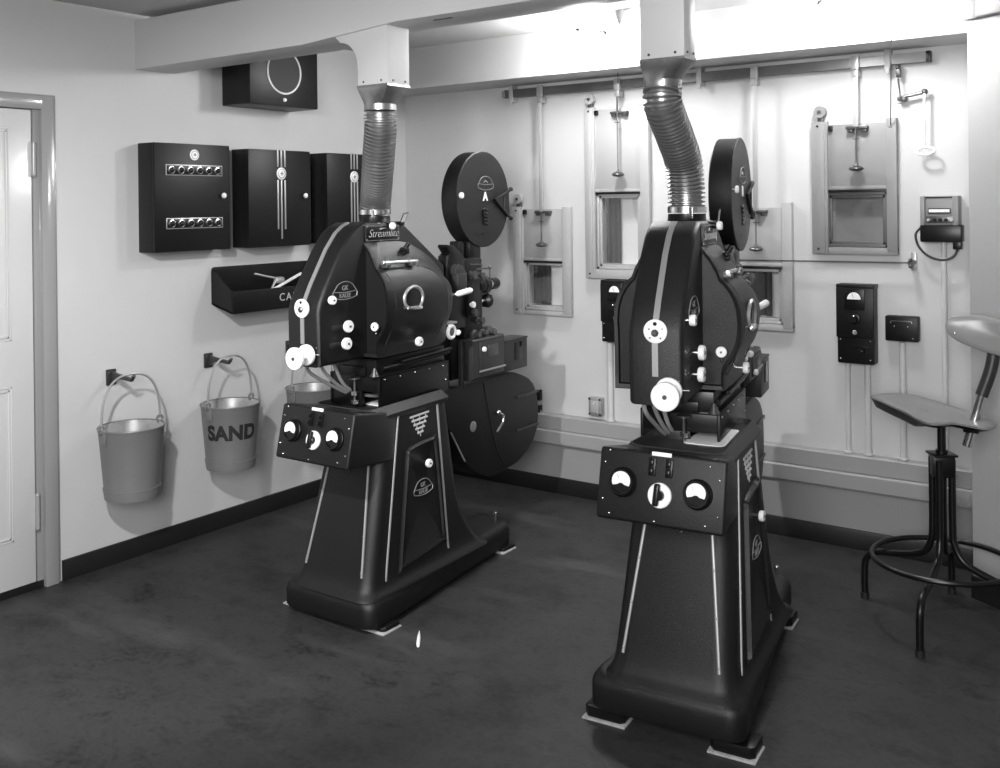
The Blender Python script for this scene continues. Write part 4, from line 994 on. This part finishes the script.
        for y in (-0.115, 0.035):
            b = MB().box(*sorted((s*0.128, s*0.160)), y-0.014, y+0.014, 1.272, 1.290, 0.004); b.ball((hx, y-0.02, 1.297), 0.006, 8); b.build('handle_clip', DSTEEL, o, Mh)
        # latch block above
        b = MB().box(*sorted((s*0.100, s*0.128)), 0.020, 0.052, 1.315, 1.342, 0.006); b.cyl((s*0.112, 0.034, 1.33), (s*0.128, 0.044, 1.358), 0.008, n=12); b.ball((s*0.118, 0.02, 1.335), 0.009, 10)
        b.build('door_latch', BLACKS, o, Mh)
    # nameplate and top fittings
    o = MB().box(0.0765, 0.082, -0.157, 0.047, 1.368, 1.430, 0.002).build('name_plate', BLACKS, t, Mh)
    tx = text('Streamlite', 0.043, 0.0005, shear=0.42, bold=-0.0009)
    tx.build('lettering', SILVER, o, Mh @ basis((0.0825, -0.050, 1.397), (0, 1, 0), (0, 0, 1)), label='silver script lettering')
    MB().tube([(0.0822, -0.152, 1.372), (0.0822, 0.042, 1.372), (0.0822, 0.042, 1.426), (0.0822, -0.152, 1.426)], 0.0008, 5, closed=True).build('plate_border', TRIM, o, Mh)
    for y in (-0.146, 0.036):
        for z in (1.376, 1.422): MB().ball((0.0825, y, z), 0.0025, 8).build('screw', CHROME, o, Mh)
    b = MB().cyl((0.060, -0.02, 1.430), (0.102, -0.020, 1.425), 0.010, n=14); b.build('top_lever_spindle', BLACKS, t, Mh)
    b = MB().lathe((0.098, -0.026, 1.425), (0.114, -0.026, 1.425), [(0, 0.010), (0.2, 0.0135), (0.8, 0.0135), (1, 0.011)], 20); b.build('top_knob', WHITE, t, Mh)
    MB().cyl((0.075, 0.01, 1.424), (0.084, -0.075, 1.413), 0.003, n=8).build('top_lever', CHROME, t, Mh)
    Mm = basis((0.084, 0.072, 1.452), (0.0, 1, 0.15), (0, 0.55, 0.83))
    o = MB().box(-0.017, 0.017, -0.025, 0.025, -0.002, 0.002, 0.0008).build('spy_mirror', BLACKS, t, Mh @ Mm, label='small black-framed mirror')
    MB().box(-0.0125, 0.0125, -0.020, 0.020, 0.002, 0.0028).build('mirror_glass', GREYL, o, Mh @ Mm)
    MB().box(0.070, 0.092, 0.045, 0.068, 1.425, 1.438, 0.003).build('mirror_bracket', BLACKS, t, Mh)
    b = MB().lathe((0, 0, 1.436), (0, 0, 1.462), [(0, 0.064), (0.2, 0.060), (1, 0.058)], 30); b.build('chimney_collar', BLACKS, t, Mh)
    # rear lever and knobs
    o = MB().lathe((0.160, 0.312, 1.142), (0.182, 0.388, 1.154), [(0, 0.007), (0.08, 0.0115), (0.9, 0.0125), (1, 0.008)], 16).build('dowser_handle', WHITE, t, Mh, label='white dowser handle')
    MB().cyl((0.10, 0.285, 1.138), (0.160, 0.312, 1.142), 0.005, n=10).build('lever_arm', CHROME, o, Mh)
    knob((0.160, 0.05, 0.984), (1, 0, 0), 0.0180, 0.016, 0.05, 'side_knob', t, Mh)
    b = MB().torus((0.115, 0.335, 0.985), (1, 0, 0), 0.024, 0.008, 26, 10); b.build('inching_wheel', WHITE, t, Mh, label='white inching wheel')
    MB().cyl((0.06, 0.335, 0.985), (0.118, 0.335, 0.985), 0.017, n=16).build('inching_spindle', DSTEEL, t, Mh)
    MB().ball((0.128, 0.365, 0.980), 0.012, 12).build('inching_knob', WHITE, t, Mh)
    MB().box(0.02, 0.10, 0.31, 0.40, 1.012, 1.022, 0.002).build('drive_shelf', TRIM, t, Mh)
    # ---- shutter cowl and film head
    b = MB().prism([(0.420, 1.300), (0.395, 1.326), (0.400, 1.336), (0.45, 1.330), (0.50, 1.300), (0.53, 1.27), (0.53, 0.98), (0.355, 0.98), (0.40, 1.29)], 'x', 0.005, 0.055, 0.005)
    b.build('shutter_cowl', BLACKS, t, Mh)
    b = MB().box(0.02, 0.085, 0.43, 0.500, 1.135, 1.215, 0.004); b.prism([(0.42, 1.212), (0.500, 1.212), (0.475, 1.245), (0.440, 1.252), (0.420, 1.240)], 'x', 0.022, 0.083, 0.004)
    b.build('gate_cover', GREYD, t, Mh)
    b = MB().box(-0.075, 0.055, 0.515, 0.660, 0.930, 1.268, 0.008); b.box(0.05, 0.068, 0.53, 0.62, 1.02, 1.16, 0.004)
    hd = b.build('film_head', BLACKS, t, Mh)
    for y, z, r, m in ((0.56, 1.20, 0.018, DSTEEL), (0.62, 1.195, 0.014, DSTEEL), (0.56, 1.04, 0.016, DSTEEL), (0.615, 1.00, 0.015, DSTEEL), (0.545, 1.075, 0.013, WHITE)):
        MB().lathe((0.05, y, z), (0.088, y, z), [(0, r), (0.3, r), (0.32, r*0.6), (0.7, r*0.6), (0.72, r), (1, r)], 18).build('sprocket', m, hd, Mh)
    b = MB().tube([(0.06, 0.60, 1.22), (0.066, 0.655, 1.224), (0.066, 0.700, 1.220)], 0.004, 8); b.tube([(0.066, 0.70, 1.222), (0.066, 0.702, 1.165)], 0.0035, 8); b.ball((0.066, 0.70, 1.224), 0.008, 10); b.tube([(0.06, 0.56, 1.245), (0.06, 0.65, 1.240)], 0.003, 8)
    b.build('framing_lever', DSTEEL, hd, Mh)
    b = MB().lathe((0.02, 0.645, 1.145), (0.02, 0.825, 1.145), [(0, 0.040), (0.12, 0.044), (0.14, 0.036), (0.30, 0.036), (0.32, 0.039), (0.50, 0.039), (0.52, 0.030), (0.60, 0.021), (0.70, 0.021), (0.72, 0.026), (0.95, 0.026), (1, 0.023), (0.98, 0.018)], 28)
    ln = b.build('lens', BLACKS, t, Mh); MB().lathe((0.02, 0.757, 1.145), (0.02, 0.768, 1.145), [(0, 0.0225), (1, 0.0225)], 28).build('lens_ring', CHROME, ln, Mh)
    b = MB().cyl((0.03, 0.65, 1.078), (0.03, 0.735, 1.076), 0.011, n=14); b.build('hand_wheel_shaft', CHROME, hd, Mh)
    b = MB().lathe((0.03, 0.705, 1.076), (0.03, 0.748, 1.075), [(0, 0.018), (0.2, 0.031), (0.7, 0.033), (1, 0.022)], 9); b.build('hand_wheel', BLACKS, t, Mh)
    # ---- upper spool case
    cx, cy, cz, R = 0.009, 0.684, 1.525, 0.209
    mg = MB().lathe((-0.033, cy, cz), (0.050, cy, cz), [(0, R-0.006), (0.06, R-0.001), (0.88, R-0.001), (0.90, R+0.002), (0.97, R+0.002), (1, R-0.002)], 72).build('upper_spool_case', BLACK, t, Mh, 30)
    Mf = Mh @ basis((0.050, cy, cz), (0, 1, 0), (0, 0, 1))
    logo(mg, Mf @ Matrix.Translation((0.016, 0.076, 0.0005)), s=1.28, words=False)
    MB().tube([(0.0, 0.073, 0.002), (0.012, 0.083, 0.002), (0.03, 0.073, 0.002)], 0.0012, 6).build('badge_mark', SILVER, mg, Mf)
    tx = text(tagl, 0.052, 0.0008, bold=0.002); tx.build('case_letter', PAPER, mg, Mf @ Matrix.Translation((0.012, 0.010, 0.001)), label='white letter')
    for k in range(5):
        b = MB().tube([(-0.016+0.002*k, -0.050-k*0.015, 0.001), (0.002, -0.042-k*0.015, 0.002), (0.024, -0.052-k*0.015, 0.001)], 0.0055, 8); b.build('vent_louvre', LACQ, mg, Mf)
    MB().tube([(-0.014, -0.152, 0.001), (0.0, -0.156, 0.002), (0.014, -0.152, 0.001)], 0.002, 6).build('maker_slot', BLACKS, mg, Mf)
    knob((0.062, 0.488, 1.541), (1, 0, 0), 0.0135, 0.011, 0.014, 'case_knob', mg, Mh, hub=False)
    b = MB().tube([(0.081, -0.003, 0.006), (0.20, 0.036, 0.006), (0.226, 0.047, 0.004)], 0.006, 8); b.tube([(0.081, -0.003, 0.006), (0.19, -0.075, 0.006), (0.224, -0.088, 0.004)], 0.007, 8); b.tube([(0.165, 0.028, 0.004), (0.165, -0.058, 0.004)], 0.004, 8)
    b.prism([(0.085, -0.003), (0.205, 0.035), (0.21, -0.075), (0.19, -0.072)], 'z', 0.0005, 0.003); b.ball((0.226, 0.045, 0.0), 0.010, 10); b.ball((0.224, -0.088, 0.0), 0.010, 10)
    b.build('door_latch', BLACKS, mg, Mf)
    b = MB().box(-0.02, 0.03, 0.520, 0.560, 1.262, 1.345, 0.003); b.box(-0.03, 0.042, 0.580, 0.668, 1.270, 1.340, 0.003); b.box(-0.04, 0.045, 0.53, 0.66, 1.255, 1.272, 0.002)
    b.build('fire_trap', BLACKS, t, Mh)
    # ---- sound head and lower spool case
    zl = 0.752 if tagl == 'A' else 0.845; zu = 0.928 if tagl == 'A' else 0.952
    b = MB().prism([(0.012, zl+0.02), (0.03, zl), (0.086, zl), (0.100, zl+0.012), (0.100, zu-0.006), (0.094, zu), (0.012, zu)], 'y', 0.514, 0.762, 0.002); b.build('sound_head', GREYD, t, Mh)
    b = MB().box(0.099, 0.106, 0.560, 0.745, zl+0.023, zu-0.016, 0.003); sd = b.build('sound_head_door', GREYD, t, Mh)
    b = MB().box(0.105, 0.109, 0.552, 0.758, zl+0.034, zl+0.042, 0.001); b.build('door_bead', TRIM, sd, Mh)
    MB().lathe((0.105, 0.585, 0.882), (0.118, 0.585, 0.882), [(0, 0.011), (0.8, 0.011), (1, 0.008)], 16).build('door_button', WHITE, sd, Mh)
    MB().box(0.106, 0.108, 0.62, 0.70, zu-0.083 if tagl == 'A' else zu-0.06, zu-0.033, 0.001).build('sound_badge', DSTEEL, sd, Mh)
    b = MB().box(0.010, 0.100, 0.764, 0.957, 0.756, 0.890, 0.004); b.box(0.008, 0.102, 0.762, 0.959, 0.888, 0.896, 0.001); sb = b.build('exciter_box', GREYD, t, Mh)
    MB().box(0.0995, 0.103, 0.845, 0.905, 0.80, 0.878, 0.001).build('exciter_window', DARKGLASS, sb, Mh)
    b = MB().box(-0.05, 0.03, 0.45, 0.54, 0.760, 0.935, 0.003); b.tube([(0.06, 0.47, 0.74), (0.06, 0.47, 0.93)], 0.006, 8); b.tube([(0.085, 0.455, 0.74), (0.085, 0.455, 0.93)], 0.008, 8)
    b.build('drive_column', BLACKS, t, Mh)
    b = MB().box(-0.03, 0.07, 0.56, 0.72, 0.926, 0.945, 0.004)
    for y, r in ((0.58, 0.022), (0.64, 0.018), (0.70, 0.024)): b.lathe((0.03, y, 0.94), (0.092, y, 0.945), [(0, r), (0.6, r), (0.65, r*0.7), (1, r*0.6)], 16)
    b.build('lower_rollers', DSTEEL, t, Mh)
    lp = [(0.30, 0.735), (0.874, 0.735), (0.93, 0.728), (0.997, 0.707), (1.055, 0.682), (1.096, 0.650), (1.125, 0.605), (1.138, 0.55), (1.138, 0.48), (1.125, 0.43), (1.09, 0.382), (1.03, 0.342), (0.947, 0.311), (0.838, 0.299), (0.76, 0.296), (0.709, 0.300), (0.64, 0.322), (0.575, 0.360), (0.516, 0.410), (0.416, 0.553), (0.30, 0.64)]
    lw = MB().prism(lp, 'x', -0.06, 0.05, 0.008, 2).build('lower_spool_case', BLACK, t, Mh, 28)
    b = MB().tube([(0.052, 0.664, 0.72), (0.052, 0.737, 0.490), (0.052, 0.775, 0.40), (0.052, 0.831, 0.33)], 0.0022, 6); b.build('case_seam', BLACKM, lw, Mh)
    MB().tube([(0.052, 0.412, 0.553), (0.052, 0.512, 0.412)], 0.0035, 6).build('case_edge_bead', TRIM, lw, Mh)
    b = MB().lathe((0.050, 0.58, 0.546), (0.055, 0.58, 0.546), [(0, 0.023), (0.6, 0.023), (1, 0.019)], 24); b.build('case_badge', BADGED, lw, Mh)
    b = MB().tube(spline([(0.066, 0.764, 0.570), (0.072, 0.785, 0.560), (0.074, 0.785, 0.535), (0.070, 0.765, 0.512), (0.066, 0.742, 0.492)], 5), 0.006, 10); b.ball((0.062, 0.764, 0.575), 0.013, 12)
    b.build('case_handle', CHROME, lw, Mh)
    for y0, z0, y1, z1 in ((0.945, 0.611, 1.130, 0.611), (0.942, 0.455, 1.130, 0.458)):
        MB().box(0.048, 0.056, y0, y1, z0-0.007, z0+0.007, 0.002).build('case_hinge_strap', GREYD, lw, Mh)
    b = MB().box(-0.07, 0.02, 0.30, 0.36, 0.36, 0.72, 0.004); b.build('spool_case_bracket', BLACKS, t, Mh)
    return t

HA = Vector((1.18123, -1.54819)); HB = Vector((2.47073, -1.52564))
PA = Vector((1.205, -1.850, 0)); PB = Vector((2.57333, -1.91420, 0))
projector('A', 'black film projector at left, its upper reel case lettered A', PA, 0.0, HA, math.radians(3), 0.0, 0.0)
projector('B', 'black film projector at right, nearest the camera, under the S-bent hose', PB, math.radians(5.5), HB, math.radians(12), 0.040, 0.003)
# packing plates under the feet
def pad(x, y, w, d, rz, lbl):
    b = MB().box(-w/2, w/2, -d/2, d/2, 0.0, 0.007, 0.002)
    o = b.build('packing_plate', PLASTER); o.location = (x, y, 0); o.rotation_euler = (0, 0, rz)
    tag(o, lbl, 'plate', 'pale packing plates under the projector feet')
for nm, P_, yw in (('left', PA, 0.0), ('right', PB, math.radians(5.5))):
    for (x, y), wh in zip(FEET, ('front left', 'front right', 'rear left', 'rear right')):
        w, d, lbl = 0.134, 0.098, 'pale packing plate under the '+wh+' foot of the %s projector'
        c, s_ = math.cos(yw), math.sin(yw)
        pad(P_.x+c*x-s_*y, P_.y+s_*x+c*y, w, d, yw, lbl % nm)

# ------------------------------------------------------------------ light
def area(loc, target, size, power, sy=None):
    l = bpy.data.lights.new('camera_fill', 'AREA'); l.energy = power; l.size = size
    if sy: l.shape = 'RECTANGLE'; l.size_y = sy
    o = bpy.data.objects.new('camera_fill', l); C.objects.link(o); o.location = loc
    o.rotation_euler = (Vector(target)-Vector(loc)).to_track_quat('-Z', 'Y').to_euler()
    return o
t = thing('shaded_lamp', 'white enamel shaded ceiling lamp hanging nearer the camera than the projectors', 'lamp', (2.05, -3.6, H))
MB().cyl((0, 0, 0), (0, 0, -0.17), 0.010).build('stem', TRIM, t)
MB().lathe((0, 0, -0.16), (0, 0, -0.285), [(0, 0.03), (0.25, 0.06), (0.6, 0.12), (1, 0.17), (0.985, 0.172), (0.57, 0.122), (0.22, 0.062), (-0.03, 0.03)], 40, cap=False).build('shade', WHITE, t)
l = bpy.data.lights.new('ceiling_bulb', 'SPOT'); l.energy = 160; l.shadow_soft_size = 0.045; l.spot_size = math.radians(92); l.spot_blend = 0.35
o = bpy.data.objects.new('ceiling_bulb', l); C.objects.link(o); o.location = (2.05, -3.6, H-0.262)
o.rotation_euler = (Vector((0.2, -1.5, 1.05))-o.location).to_track_quat('-Z', 'Y').to_euler()
area((3.7, -5.0, 1.85), (1.7, -0.6, 1.1), 1.1, 84)  # broad soft fill added behind the camera to even out the wall light
w = bpy.data.worlds.new('world'); bpy.context.scene.world = w; w.use_nodes = True
w.node_tree.nodes['Background'].inputs['Color'].default_value = (0.5, 0.5, 0.5, 1); w.node_tree.nodes['Background'].inputs['Strength'].default_value = 0.0
sc = bpy.context.scene
sc.view_settings.view_transform = 'Standard'; sc.view_settings.look = 'None'; sc.view_settings.gamma = 1; sc.view_settings.use_curve_mapping = False
sc.view_settings.exposure = 0.62
sc.cycles.use_denoising = True
sc.cycles.max_bounces = 8; sc.cycles.diffuse_bounces = 4
